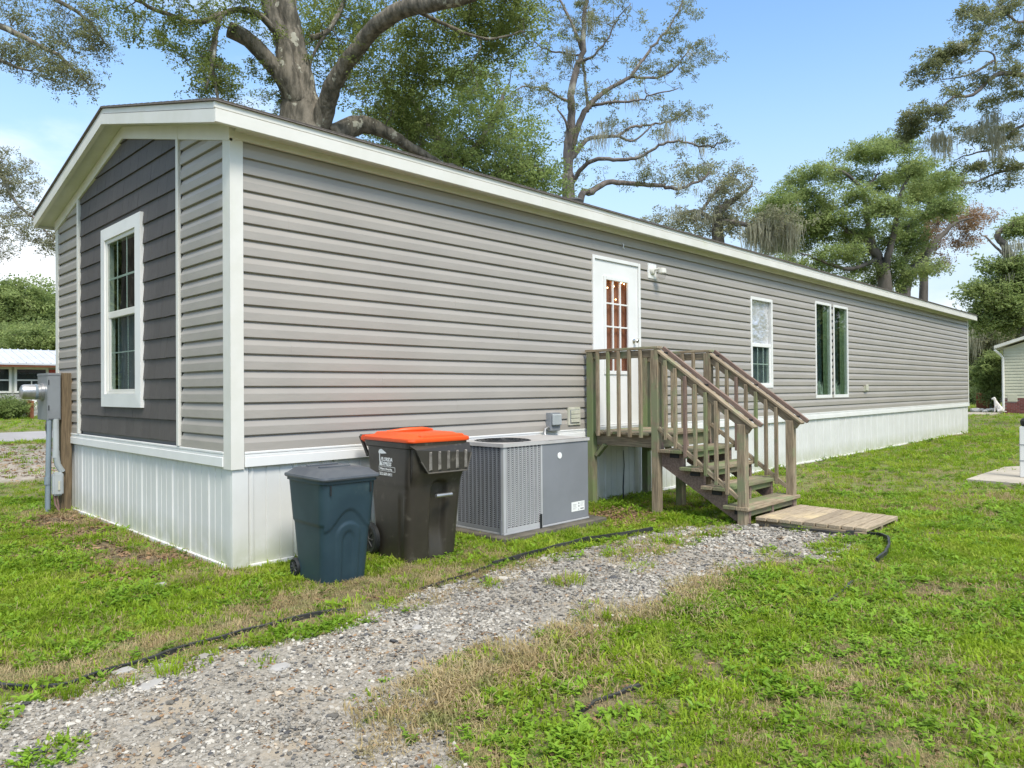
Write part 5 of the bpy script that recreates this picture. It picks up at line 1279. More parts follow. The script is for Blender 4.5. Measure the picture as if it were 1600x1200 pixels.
t.limb(A((485,60,D+.4),(510,50,D+.5),(530,20,D+.6),(545,-20,D+.6)),.06,.04,6); t.limb(A((510,50,D+.5),(488,90,D+.4),(482,130,D+.4)),.04,.015,5)
t.limb(A((640,12,D-1.6),(700,40,D-1.5),(760,60,D-1.3),(820,50,D-1.2)),.04,.012,7,wob=.01)
t.limb(A((540,-30,D+.5),(620,-60,D),(720,-50,D-1),(800,-10,D-1.5)),.16,.05,8)
zz=[]
zz+=zn(t,710,70,D+.4,105,52,1.2,70)+zn(t,610,120,D+1.0,80,65,1.0,52)+zn(t,790,30,D-.4,70,42,1.2,48)+zn(t,720,-25,D-.6,160,40,1.4,40)
zz+=zn(t,500,60,D+1.2,75,90,.9,42)+zn(t,560,40,D+1.6,80,70,.8,48)+zn(t,640,190,D+1,55,45,1.0,34)
dn=len(zz)
sp_=zn(t,230,25,D-1.8,120,28,1.2,50)+zn(t,310,75,D-1.4,70,35,1.0,30)+zn(t,335,130,D-1.3,55,32,.8,38)+zn(t,410,110,D-.2,40,55,.8,16)+zn(t,300,-20,D-1.8,170,30,1.3,38)+zn(t,440,175,D+.6,40,22,.6,12)
sp_+=zn(t,385,20,D-.9,50,35,.9,20)
t.grow(zz,k=.018); zz2=t.around(90,.3,1.0,4.2,.2); t.grow(zz2,k=.012); t.leaf(zz2,2,.12,(.5,.9)); t.leaf(zz,6,.22,(.65,1.15)); t.leaf_on_twigs(2,.10,(.6,1.0),.4)
n0=len(t.twigs); t.grow(sp_,k=.012,minr=.006); tw=t.twigs; t.twigs=tw[n0:]; t.leaf_on_twigs(3,.06,(.5,.85),.3); t.leaf(sp_,3,.11,(.5,.85)); t.twigs=tw
t.build('leaf_oak',18,.15,.075,.038)

# 2. bushy young oak filling in between the big oak and the bare one
t=Tree('bushy green oak leaning low over the roof ridge right of the massive trunk',2,'bark2',name='oak_tree')
D=17.; b0=at(700,330,D); t.limb([(b0.x,b0.y,-.1),(b0.x,b0.y,2.5),tuple(at(705,290,D)),tuple(at(700,240,D)),tuple(at(665,190,D)),tuple(at(640,150,D))],.28,.06,8)
t.limb(A((703,270,D),(740,235,D-.4),(770,190,D-.5),(790,140,D-.5)),.12,.03,6,wob=.02); t.limb(A((705,290,D),(760,280,D-.5),(810,260,D-.8),(850,265,D-1)),.12,.03,6,wob=.02); t.limb(A((700,240,D),(660,220,D+.5),(620,190,D+.6),(590,170,D+.6)),.09,.03,6,wob=.02)
z1=zn(t,740,190,D,80,60,1.5,70)+zn(t,790,240,D-.4,75,55,1.4,70)+zn(t,700,260,D-.2,90,40,1.4,75)+zn(t,820,285,D-.6,62,32,1.2,60)+zn(t,640,170,D+.5,65,48,1.3,42)+zn(t,760,120,D,60,32,1,26)+zn(t,610,215,D+.4,50,28,1,26)
t.grow(z1,k=.014); t.leaf(z1,6,.27,(.7,1.15)); t.leaf_on_twigs(2,.1,(.6,.9),.3); t.build('leaf_mid',18,.17,.085,.042)

# 3. open, sparse oak hung with moss
t=Tree('tall sparse oak with bare spreading limbs and hanging moss behind the roof',3,'bark2')
D=22.; b0=at(888,310,D)
t.limb([(b0.x,b0.y,-.1),(b0.x,b0.y,2.5)]+[tuple(p) for p in A((888,310,D),(888,270,D),(893,240,D),(905,190,D),(925,160,D),(950,140,D+.4),(985,120,D+.6),(1010,85,D+.8),(1035,55,D+.9),(1060,20,D+1),(1070,-15,D+1))],.5,.05,10,wob=.02,rad=[.34,.28,.20,.15,.115,.095,.08,.065,.055,.045,.035,.025,.02])
t.limb(A((888,270,D),(887,230,D-.2),(893,190,D-.3),(892,150,D-.4),(900,110,D-.4),(910,80,D-.4),(912,30,D-.5),(920,-20,D-.5),(930,-120,D-.5)),.15,.04,8,wob=.02)
t.limb(A((918,175,D),(915,135,D+.2),(910,95,D+.3),(895,85,D+.3),(860,80,D+.4),(835,65,D+.5)),.055,.018,6,wob=.02)
t.limb(A((912,95,D-.4),(930,85,D-.6),(950,60,D-.8),(965,30,D-.9),(985,5,D-1)),.045,.012,6,wob=.02)
t.limb(A((910,80,D-.4),(895,40,D-.2),(880,10,D),(860,-20,D)),.06,.02,6,wob=.02)
t.limb(A((892,160,D-.3),(870,150,D-.6),(850,138,D-.8),(820,136,D-1),(800,143,D-1.1)),.045,.012,6,wob=.015)
t.limb(A((890,220,D-.1),(884,190,D-.5),(870,170,D-.6)),.06,.02,5)
t.limb(A((897,245,D),(915,220,D+.5),(940,213,D+.8),(965,212,D+1),(985,200,D+1.2),(1010,195,D+1.4),(1045,190,D+1.6),(1075,172,D+1.8)),.075,.02,7,wob=.02)
t.limb(A((965,212,D+1),(990,220,D+1.1),(1020,195,D+1.2)),.05,.02,5)
t.limb(A((895,285,D),(910,262,D-.4),(935,248,D-.7),(965,250,D-1),(1000,245,D-1.2),(1030,228,D-1.3),(1060,220,D-1.4),(1100,230,D-1.5),(1130,222,D-1.6)),.075,.02,7,wob=.02)
t.limb([(b0.x,b0.y,3.8)]+[tuple(p) for p in A((905,318,D),(925,300,D+.3),(950,285,D+.5),(990,287,D+.7),(1030,290,D+.8),(1060,295,D+.9),(1090,283,D+1),(1110,270,D+1))],.12,.03,8,wob=.02)
t.limb(A((985,120,D+.6),(1020,122,D+1),(1050,110,D+1.3),(1075,80,D+1.5),(1090,65,D+1.6)),.045,.012,6,wob=.02); t.limb(A((925,165,D),(955,160,D-.4),(990,158,D-.7),(1020,150,D-.9),(1060,138,D-1)),.05,.014,6,wob=.02)
z1=zn(t,1085,85,D+1.5,42,22,.8,30)+zn(t,1050,60,D+1,45,30,.7,24)+zn(t,1070,15,D+1,25,25,.6,12)+zn(t,960,30,D-.8,55,26,.8,26)+zn(t,900,25,D,60,40,.9,28)+zn(t,860,75,D+.3,32,24,.7,14)+zn(t,1010,105,D+1,50,25,.8,20)+zn(t,1065,180,D+1.7,42,14,.7,22)+zn(t,1110,222,D-1.5,32,10,.5,18)+zn(t,1030,170,D,45,18,.8,14)+zn(t,1000,280,D+.7,60,14,.7,22)+zn(t,1085,275,D+1,35,18,.7,24)+zn(t,930,150,D-.2,40,25,.7,10)+zn(t,825,150,D-1,42,22,.6,16)+zn(t,1060,112,D+1.2,30,14,.6,12)+zn(t,960,195,D+1,60,14,.6,10)+zn(t,845,40,D+.3,25,25,.6,9)
z1=[p for i,p in enumerate(z1) if i%3]; z1+=t.around(150,.2,.85,rmax=.12)
t.grow(z1,k=.009,minr=.006,sag=.12); t.leaf(z1,5,.11,(.5,.95)); t.leaf_on_twigs(1,.05,(.4,.7),.4)
for (px_,py_,n_,l_) in ((890,75,26,.9),(920,20,30,.9),(938,210,30,.7),(945,190,20,.7),(990,148,26,.5),(1001,242,24,.45),(1040,205,26,.6),(1040,190,20,.5),(970,205,10,.5),(1095,225,16,.5),(1062,212,12,.5),(1065,285,16,.4),(925,36,14,.5),(1078,80,14,.3)): t.moss(at(px_,py_,D),n_,l_,.018,.13)
t.build('leaf_dark',16,.15,.085,.045)

# 4. low mossy oak further right
t=Tree('distant grey-green oak draped in moss, low over the roof middle',4,'bark2')
D=34.; b0=at(1130,420,D); t.limb([(b0.x,b0.y,-.1),(b0.x,b0.y,5)]+[tuple(p) for p in A((1120,345,D),(1130,325,D),(1150,310,D),(1175,290,D))],.4,.05,7)
t.limb(A((1122,350,D),(1090,330,D+1),(1060,335,D+1)),.15,.04,6); t.limb(A((1120,345,D),(1160,350,D-1),(1200,360,D-1),(1225,350,D-1)),.15,.05,6); t.limb(A((1085,345,D),(1120,298,D),(1145,280,D)),.1,.04,6)
z1=zn(t,1140,300,D,45,38,1.6,60)+zn(t,1060,348,D+1,50,22,1.5,45)+zn(t,1200,352,D-1,42,26,1.6,70)+zn(t,1120,350,D,45,25,1.5,40)+zn(t,1010,352,D+1,40,12,1,16)+zn(t,1150,335,D,40,25,1.2,20)+zn(t,1100,268,D,55,16,1,24)
z1=[p for i,p in enumerate(z1) if i%4]; t.grow(z1,k=.010,minr=.012); t.leaf(z1,4,.20,(.7,1.25)); t.leaf_on_twigs(1,.10,(.5,1.0),.3)
for _ in range(34): t.moss(at(t.r.uniform(1165,1240),t.r.uniform(345,372),D-1.5),14,1.15,.035,.22)
for _ in range(14): t.moss(at(t.r.uniform(1040,1160),t.r.uniform(290,350),D-.5),7,.6,.03,.2)
t.build('leaf_grey',18,.26,.13,.065)

# 5. full green oak beyond the far end of the home
t=Tree('broad full green oak beyond the far end of the home',5,'bark3')
D=42.; b0=at(1385,440,D)
t.limb([(b0.x,b0.y,-.1),(b0.x,b0.y,3)]+[tuple(p) for p in A((1383,450,D),(1378,420,D),(1370,400,D),(1352,375,D-.5),(1330,362,D-1),(1310,350,D-1))],.52,.07,10,wob=.03)
t.limb(A((1378,420,D),(1362,380,D+.5),(1355,340,D+.5),(1352,300,D+.5),(1375,270,D+.6)),.26,.05,8,wob=.03); t.limb(A((1380,430,D),(1390,390,D-.5),(1400,350,D-.6),(1408,300,D-.6),(1430,260,D-.4)),.24,.05,8,wob=.03)
t.limb(A((1408,455,D+1),(1415,430,D+1),(1440,410,D+1),(1460,380,D+1.4),(1490,350,D+1.6),(1520,340,D+1.6)),.32,.04,8,wob=.03); t.limb(A((1405,460,D+1),(1415,400,D+1.2),(1420,350,D+1.2)),.18,.05,7)
t.limb(A((1370,405,D),(1330,420,D-1),(1290,410,D-1.4),(1250,395,D-1.5)),.15,.04,7,wob=.03); t.limb(A((1352,300,D+.5),(1320,270,D),(1290,260,D)),.14,.05,6)
cl=[(1205,335,24,16),(1222,312,24,14),(1240,285,24,12),(1275,270,28,12),(1203,360,22,14),(1230,365,30,16),(1285,345,30,14),(1235,330,38,16),(1215,355,26,14),(1262,300,38,15),(1290,325,34,14),(1322,275,36,15),(1350,242,44,15),(1395,232,42,14),(1340,305,30,12),(1385,285,34,14),(1425,262,34,14),(1440,300,34,14),(1470,285,30,13),(1400,325,36,13),(1455,335,30,14),(1280,365,38,14),(1245,385,30,13),(1310,395,36,14),(1350,360,26,12),(1270,415,34,12),(1395,375,30,14),(1430,380,26,16),(1345,420,28,12),(1310,440,24,8),(1445,420,22,12),(1378,222,22,8),(1205,320,16,10),(1480,315,20,10),(1395,415,24,12),(1218,385,26,16),(1240,410,24,14),(1300,345,26,14),(1365,330,28,14),(1330,372,28,14),(1410,355,28,14),(1255,350,26,12),(1372,440,26,12),(1405,440,24,12),(1340,400,24,14),(1420,405,24,14)]
z1=[]
for i,(px_,py_,rx,ry) in enumerate(cl): z1+=zn(t,px_,py_,D+t.r.uniform(-2.6,2.6),rx,ry,1.3,int(rx*ry/17),rough=.35)
t.grow(z1,k=.009,minr=.014,sag=.1); t.leaf(z1,6,.27,(.7,1.4)); t.leaf_on_twigs(1,.15,(.5,1.0),.3)
t.build('leaf_bright',20,.27,.13,.07)
t=Tree('half dead oak with brown leaves at the right side of the full green oak',15,'bark2')
b0=at(1412,455,D+3); t.limb([(b0.x,b0.y,-.1),(b0.x,b0.y,4)]+[tuple(p) for p in A((1418,440,D+3),(1440,400,D+3),(1470,370,D+3),(1500,340,D+3),(1530,335,D+3))],.35,.05,8,wob=.03); t.limb(A((1440,400,D+3),(1450,370,D+3),(1480,330,D+3)),.15,.05,6,wob=.03)
z1=zn(t,1490,345,D+3,42,28,1.3,46)+zn(t,1530,340,D+3,28,16,1,20)+zn(t,1450,380,D+3,28,30,1,26)+zn(t,1505,375,D+3,25,18,1,16)+zn(t,1470,415,D+3,22,14,1,9)
t.grow(z1,k=.012,minr=.014); t.leaf(z1,6,.24,(.7,1.2)); t.build('leaf_brown',16,.30,.14,.07)
t=Tree('mid green oak crown just behind the brown leaved oak',16,'bark3')
b0=at(1440,455,D+8); t.limb([(b0.x,b0.y,-.1),(b0.x,b0.y,4)]+[tuple(p) for p in A((1445,400,D+8),(1450,330,D+8),(1460,280,D+8))],.4,.1,8); z1=zn(t,1440,285,D+7,46,34,1.6,50)+zn(t,1480,310,D+8,24,22,1.5,24)+zn(t,1430,350,D+7,36,26,1.5,24)
t.grow(z1,k=.012,minr=.016); t.leaf(z1,5,.30,(.8,1.5)); t.build('leaf_mid',20,.28,.14,.075)

# 6. oak out of frame on the right whose branches reach in
t=Tree('mossy oak branches reaching in at the upper right corner',6,'bark2')
D=24.; b0=at(1760,560,D)
t.limb([(b0.x,b0.y,-.1),(b0.x,b0.y,3.)]+[tuple(p) for p in A((1745,400,D),(1720,250,D),(1680,150,D),(1640,80,D),(1610,40,D),(1585,30,D),(1560,10,D))],.6,.08,9,wob=.02,rad=[.6,.5,.4,.30,.20,.11,.06,.04,.02])
t.limb(A((1700,190,D),(1650,120,D-.6),(1600,118,D-.8),(1565,115,D-1),(1545,125,D-1),(1520,148,D-1.1),(1490,152,D-1.2),(1465,175,D-1.2),(1440,190,D-1.2)),.11,.015,7,wob=.015)
t.limb(A((1556,112,D-1),(1552,85,D-1),(1530,80,D-1),(1510,95,D-1),(1480,100,D-1)),.035,.01,5,wob=.01); t.limb(A((1552,95,D-1),(1525,112,D-1),(1500,120,D-1),(1470,125,D-1)),.045,.012,5,wob=.01)
t.limb(A((1720,250,D),(1660,200,D+.6),(1620,190,D+1),(1590,200,D+1),(1555,230,D+1),(1520,240,D+1.2),(1490,250,D+1.2)),.08,.015,6,wob=.015)
t.limb(A((1730,300,D),(1660,265,D),(1600,262,D),(1560,270,D),(1520,285,D),(1495,290,D)),.07,.012,6,wob=.015)
z1=zn(t,1515,20,D,28,16,.6,22)+zn(t,1575,12,D,35,18,.7,26)+zn(t,1530,40,D-.3,32,14,.6,20)+zn(t,1445,110,D-1,22,26,.6,30)+zn(t,1490,78,D-1,26,10,.5,22)+zn(t,1530,60,D-1,22,8,.4,9)+zn(t,1470,90,D-1,20,12,.5,18)+zn(t,1430,185,D-1.2,20,22,.6,32)+zn(t,1465,175,D-1.2,28,12,.5,16)+zn(t,1585,130,D-.8,30,30,.8,26)+zn(t,1560,160,D,24,28,.7,22)+zn(t,1590,60,D,16,28,.6,16)+zn(t,1555,210,D+1,42,16,.7,26)+zn(t,1510,200,D+1,26,10,.6,14)+zn(t,1580,215,D+1,26,22,.6,16)+zn(t,1540,262,D,50,9,.5,24)+zn(t,1560,285,D,40,8,.5,14)+zn(t,1425,210,D-1,18,14,.5,18)+zn(t,1540,128,D-1,20,10,.4,8)+zn(t,1600,260,D,30,10,.5,10)
z1=[p for i,p in enumerate(z1) if i%4]; z1+=t.around(70,.2,.8,rmax=.10)
z1+=zn(t,1720,60,D,70,50,2.2,90)+zn(t,1800,150,D,70,60,2.4,90)+zn(t,1760,-60,D,110,50,2.6,110)+zn(t,1860,20,D,60,50,2,70)
t.grow(z1,k=.009,minr=.007,sag=.12); t.leaf(z1,6,.12,(.6,1.05)); t.leaf_on_twigs(1,.06,(.45,.8),.4)
for (px_,py_,n_,l_) in ((1465,208,46,.95),(1478,215,36,.95),(1455,215,30,.6),(1525,198,40,.45),(1508,205,22,.45),(1550,178,40,1.2),(1556,205,40,1.1),(1562,235,26,.8),(1587,212,16,.5),(1520,112,8,.2),(1488,158,12,.25),(1610,205,20,.8)): t.moss(at(px_,py_,D),n_,l_,.02,.13)
t.build('leaf_dark',18,.16,.095,.05)

# 7. tree at the right edge behind the neighbour
t=Tree('light green mossy oak at the right edge above the cream home',7,'bark2')
D=52.; b0=at(1600,560,D)
t.limb([(b0.x,b0.y,-.1),(b0.x,b0.y,4)]+[tuple(p) for p in A((1600,480,D),(1592,430,D),(1570,385,D),(1560,365,D),(1590,345,D),(1605,340,D))],.5,.08,8,wob=.03); t.limb(A((1592,430,D),(1575,405,D),(1545,375,D),(1530,365,D)),.14,.03,6,wob=.02)
z1=zn(t,1560,460,D,38,28,2,60)+zn(t,1590,425,D,28,26,2,42)+zn(t,1545,500,D+1,32,20,2,40)+zn(t,1590,490,D,30,32,2,50)+zn(t,1590,355,D,28,16,1.2,20)+zn(t,1560,420,D,25,14,1.2,14)+zn(t,1530,455,D,16,14,1.2,12)
t.grow(z1,k=.012,minr=.02); t.leaf(z1,8,.42,(.9,1.6))
for _ in range(10): t.moss(at(t.r.uniform(1575,1605),t.r.uniform(370,430),D-1),8,1.3,.05,.25)
t.build('leaf_bright',20,.32,.17,.09)
for i,(px_,lab,m_,D_,cy_,rx,ry,nn) in enumerate(((1535,'dim brownish mossy tree filling the gap left of the cream home','leaf_grey',62,535,28,45,110),(1560,'brown mossy tree trunk cluster behind the bright bamboo-like bush','leaf_grey',66,515,35,40,90),(1610,'dark green tree behind the cream home roof','leaf_mid',62,500,40,40,90))):
    t=Tree(lab,40+i,'bark2',name='oak_tree'); b0=at(px_,620,D_); t.limb([(b0.x,b0.y,-.1),(b0.x,b0.y,3),tuple(at(px_,cy_+10,D_)),tuple(at(px_+5,cy_-15,D_))],.35,.08,7)
    z1=zn(t,px_,cy_,D_,rx,ry,2.4,nn); t.grow(z1,k=.012,minr=.02); t.leaf(z1,9,.45,(1,1.7))
    if i<2:
        for _ in range(16): t.moss(at(t.r.uniform(px_-22,px_+22),t.r.uniform(490,540),D_-2),8,1.5,.06,.3)
    t.build(m_,20,.34,.17,.09)
t=Tree('bright green leafy bush between the patio and the cream home',44,'bark3',name='bush',cat='bush'); D=41.5; b0=gnd(1549,646); b0=at(1549,640,D)
t.limb([(b0.x,b0.y,-.1),tuple(at(1549,600,D)),tuple(at(1551,560,D))],.10,.03,6); z1=zn(t,1550,590,D,15,42,.7,80)+zn(t,1540,585,D,13,22,.6,34)
t.grow(z1,k=.01,minr=.012); t.leaf(z1,8,.18,(.8,1.4)); t.build('leaf_bright',18,.22,.17,.05)
t=Tree('low green bush past the far corner of the grey home',45,'bark3',name='bush',cat='bush'); D=56; b0=at(1526,640,D); t.limb([(b0.x,b0.y,-.1),tuple(at(1526,622,D))],.1,.04,5); z1=zn(t,1527,618,D,12,14,1,40); t.grow(z1,minr=.012); t.leaf(z1,8,.25,(.9,1.4)); t.build('leaf_bright',18,.25,.15,.06)

# 8. branches of an oak out of frame on the left
t=Tree('oak branches hanging in at the upper left corner',8,'bark')
D=11.; b0=at(-420,600,D)
t.limb([(b0.x,b0.y,-.1),(b0.x,b0.y,3)]+[tuple(p) for p in A((-400,200,D),(-300,60,D),(-180,10,D),(-80,10,D),(0,40,D),(60,70,D),(110,100,D),(140,135,D))],.5,.02,9,wob=.01,rad=[.5,.42,.35,.22,.12,.08,.05,.035,.025,.012])
t.limb(A((-80,10,D),(20,-20,D+.4),(90,0,D+.5),(140,35,D+.5),(165,70,D+.5)),.06,.012,6,wob=.01); t.limb(A((-180,10,D),(-60,70,D-.3),(0,95,D-.3),(50,110,D-.3)),.06,.012,6,wob=.01)
z1=zn(t,60,90,D,65,38,.6,62)+zn(t,110,40,D+.5,62,42,.6,62)+zn(t,20,30,D+.2,40,34,.6,34)+zn(t,110,120,D,45,24,.5,46)+zn(t,150,70,D+.5,22,40,.5,30)+zn(t,20,85,D,30,12,.5,14)
t.grow(z1,k=.008,minr=.004); t.leaf(z1,3,.07,(.5,.85)); t.leaf_on_twigs(2,.05,(.45,.75),.3); t.build('leaf_dark',14,.11,.06,.030)
t=Tree('pale leaved oak branch drooping in from the left edge mid height',9,'bark2')
D=15.; b0=at(-260,600,D)
t.limb([(b0.x,b0.y,-.1),(b0.x,b0.y,2.5)]+[tuple(p) for p in A((-200,380,D),(-120,270,D),(-40,240,D),(0,270,D),(20,310,D),(50,340,D),(80,370,D))],.4,.02,8,wob=.01,rad=[.4,.32,.25,.14,.08,.05,.035,.022,.012])
z1=zn(t,18,290,D,38,48,.7,62)+zn(t,30,360,D,45,34,.7,50)+zn(t,78,378,D+.3,16,24,.4,18)+zn(t,5,250,D,20,22,.5,16)+zn(t,0,395,D,26,16,.5,14)
t.grow(z1,k=.009,minr=.005); t.leaf(z1,3,.09,(.5,.9)); t.leaf_on_twigs(2,.06,(.45,.75),.3); t.build('leaf_grey',14,.12,.075,.038)
# 9. trees behind the house across the road
for i,(px_,py_,D_,rx,ry,nn,m_,lab) in enumerate(((20,482,62,48,44,170,'leaf_bright','round light green tree behind the metal roofed house, leftmost'),(75,500,66,34,46,120,'leaf_mid','green tree behind the metal roof next to the grey home corner'),(-60,480,64,50,50,90,'leaf_mid','green tree cut by the left frame edge behind the metal roof'),(55,530,56,44,18,70,'leaf_bright','low bright treetops just above the metal roof'))):
    t=Tree(lab,60+i,'bark3',name='leafy_tree'); b0=at(px_,620,D_); t.limb([(b0.x,b0.y,-.1),(b0.x,b0.y,3),tuple(at(px_,py_+10,D_)),tuple(at(px_+5,py_-15,D_))],.3,.06,7)
    z1=zn(t,px_,py_,D_,rx,ry,2.5,nn); t.grow(z1,k=.012,minr=.02); t.leaf(z1,10,.5,(1,1.8)); t.build(m_,20,.36,.18,.10)
t=Tree('round dark green shrub in front of the metal roofed house',70,'bark3',name='bush',cat='bush'); D=40; b0=at(12,652,D); t.limb([(b0.x,b0.y,-.1),tuple(at(12,632,D))],.12,.05,5)
z1=zn(t,10,640,D,28,16,1.0,90); t.grow(z1,minr=.012); t.leaf(z1,10,.2,(.8,1.3)); t.build('leaf_mid',18,.22,.12,.05)
# trees behind the viewer: they fill the window reflections
for i,(x_,y_,h_,lab) in enumerate(((-4,17,9,'broad tree beyond the lot reflected in the gable window'),(-10,25,10,'tall tree left of the road reflected in the gable window'),(21,-13,8,'broad tree across the lawn reflected in the door glass'),(36,-12,9,'tall tree across the lawn reflected in the tall windows'))):
    t=Tree(lab,80+i,'bark3',name='leafy_tree'); t.limb([(x_,y_,-.1),(x_,y_,2.5),(x_+.2,y_+.2,h_*.7)],.4,.1,8)
    z1=[]; 
    for k_ in range(5): z1+=t.zone((x_+t.r.uniform(-2,2),y_+t.r.uniform(-2,2),h_*.6+t.r.uniform(-2,2)),(2.6,2.6,2.2),45)
    t.grow(z1,minr=.02); t.leaf(z1,9,.45,(1.2,2.2)); t.build('leaf_bright',20,.34,.17,.09)
# hazy far tree line that closes the horizon
def farline(name,lab,pts,hgt,n,m_,seed):
    r=random.Random(seed); b=[]
    P=[];Sx=[]
    for _ in range(n):
        t_=r.random()*(len(pts)-1); i=int(t_); q=Vector(pts[i]).lerp(Vector(pts[i+1]),t_-i)
        top=hgt*(.55+.45*float(vnoise(t_*9,seed,1,seed)))
        P.append((q.x+r.gauss(0,1.5),q.y+r.gauss(0,1.5),r.random()**.8*top)); Sx.append(r.uniform(1.6,3.2))
    g_=np.random.default_rng(seed); m=len(P)
    o=scatter(name,leafprotos(m_,24,.5,.28,.16),P,np.stack([g_.uniform(-.6,.6,m),g_.uniform(-.6,.6,m),g_.uniform(0,6.28,m)],-1),Sx,g_.integers(0,4,m)); tag(o,kind='stuff'); return o
o=farline('far_woods','',[(-60,90,0),(-10,84,0),(25,82,0),(60,60,0),(95,30,0),(110,0,0),(100,-40,0)],7.5,9000,'leaf_mid',5)
tag(o,'distant strip of woods behind the neighbouring houses','woods')
# ================================================================ gravel stones and grass
def rockproto(seed,flat=.5):
    r=random.Random(seed); bm=bmesh.new(); bmesh.ops.create_icosphere(bm,subdivisions=1,radius=.5)
    sx,sy=r.uniform(.8,1.25),r.uniform(.6,1.0)
    for v in bm.verts: v.co*=1+r.uniform(-.38,.30); v.co.x*=sx; v.co.y*=sy; v.co.z*=flat
    me=bpy.data.meshes.new('r'); bm.to_mesh(me); bm.free(); return me
MT['pebble']=mat('gravel_stones',(.34,.32,.28),.9,(.22,.205,.178),1.2,coord='World',rnd=.6,bump=.3,bscale=60,bdist=.002,col3=(.36,.29,.21),scale3=6,lo3=.6,hi3=.7)
rk=[unlinked(rockproto(i),MT['pebble']) for i in range(6)]+[unlinked(rockproto(20,.4),MT['asphalt_bit'])]
def infoot(x,y,m=0):
    """places where nothing grows: under the home, pads, bins"""
    o=(x>-.03-m)&(x<LX+m)&(y>-.03-m)&(y<WY+m)
    o|=(x>2.1-m)&(x<3.7+m)&(y>-.93-m)&(y<0)
    o|=(x>4.5-m)&(x<5.65+m)&(y>-3.2-m)&(y<-2.1+m)
    o|=(x>9.65)&(x<13)&(y>-6.5)&(y<-2.95-.08*(x-9.8))&(y<-2.9)
    o|=(np.hypot((x-.43),(y+.74))<.20)|((np.abs(x-1.3)<.26)&(np.abs(y+.65)<.26))
    o|=(y>19.5)&(y<25.7)
    o|=(x>39)&(x<42.5)&(y>2.5)&(y<8)
    return o
def pts_in(n,x0,x1,y0,y1): return RNG.uniform(x0,x1,n),RNG.uniform(y0,y1,n)
def inview(x,y,marg=.40):
    dx=x-CAM.x; dy=y-CAM.y; dd=dx*_d.x+dy*_d.y; l=dx*CR.x+dy*CR.y
    return (dd>.6)&(np.abs(l)/np.maximum(dd,.1)<.706+marg+.6/np.maximum(dd,.3)), dd
x,y=pts_in(300000,-6,4.7,-5.2,-1.3); ok=gravel(x+RNG.normal(0,.03,x.size),y+RNG.normal(0,.03,x.size)); v_,dd=inview(x,y); ok&=v_&~infoot(x,y)
ok&=(RNG.random(x.size)<np.clip(4.2/np.maximum(dd,1.),.25,1))
x,y=x[ok],y[ok]; dd=dd[ok]
# the drive is stony in its worn tracks and sandier elsewhere
dens=.26+.62*np.clip((fbm(x,y,1.3,60)-.35)*3,0,1); k_=RNG.random(x.size)<dens; x,y,dd=x[k_],y[k_],dd[k_]
s_=.008+.024*RNG.random(x.size)**3.0; s_*=np.clip(dd/4.2,.85,1.5); big=RNG.random(x.size)<.010; s_[big]*=2.0
pid=RNG.integers(0,6,x.size); pid[RNG.random(x.size)<.06]=6
scatter('gravel',rk,np.stack([x,y,gz(x,y)+.008+s_*.12],-1),np.stack([RNG.uniform(-.4,.4,x.size),RNG.uniform(-.4,.4,x.size),RNG.uniform(0,6.3,x.size)],-1),s_,pid)
print('gravel',x.size)

def tuft(seed,n,h,w,spread,lean=.8,seg=2):
    r=random.Random(seed); v=[];f=[]
    for i in range(n):
        a=r.uniform(0,6.283); rr=spread*r.random()**.6; b_=Vector((rr*math.cos(a),rr*math.sin(a),-.004)); q=a+r.gauss(0,.9)
        d=Vector((math.cos(q),math.sin(q),0)); s=Vector((-d.y,d.x,0)); L_=h*r.uniform(.5,1.15); le=lean*r.uniform(.3,1.3); ww=w*r.uniform(.7,1.2)
        p1=b_+Vector((0,0,L_*.55*math.cos(le*.4)))+d*L_*.55*math.sin(le*.4); p2=p1+(Vector((0,0,math.cos(le*1.25)))+d*math.sin(le*1.25))*L_*.5
        o=len(v); v+=[b_-s*ww*.4,b_+s*ww*.4,p1+s*ww*.5,p1-s*ww*.5,p2]; f+=[(o,o+1,o+2,o+3),(o+3,o+2,o+4)]
    return pyd(v,f)
def weed(seed,n,h,w,spread):
    r=random.Random(seed); v=[];f=[]
    for i in range(n):
        a=r.uniform(0,6.283); d=Vector((math.cos(a),math.sin(a),0)); s=Vector((-d.y,d.x,0)); c=Vector((r.gauss(0,spread*.4),r.gauss(0,spread*.4),r.uniform(.005,h*.7))); L_=h*r.uniform(.6,1.2); up=r.uniform(-.1,.7)
        t_=d+Vector((0,0,up)); p1=c+t_*L_*.5; p2=c+t_*L_*1.0-Vector((0,0,L_*.2)); ww=w*r.uniform(.7,1.2); o=len(v)
        v+=[c,p1+s*ww*.5,p2,p1-s*ww*.5]; f+=[(o,o+1,o+2),(o,o+2,o+3)]
    return pyd(v,f)
G=[unlinked(tuft(i,28,.062,.0065,.075,1.15),MT['grass']) for i in range(4)]
G+=[unlinked(tuft(10+i,16,.070,.012,.085,1.3),MT['grass']) for i in range(3)]
G+=[unlinked(weed(20+i,18,.05,.024,.08),MT['weed']) for i in range(2)]
G+=[unlinked(tuft(30+i,26,.060,.0040,.09,1.75),MT['dry']) for i in range(3)]
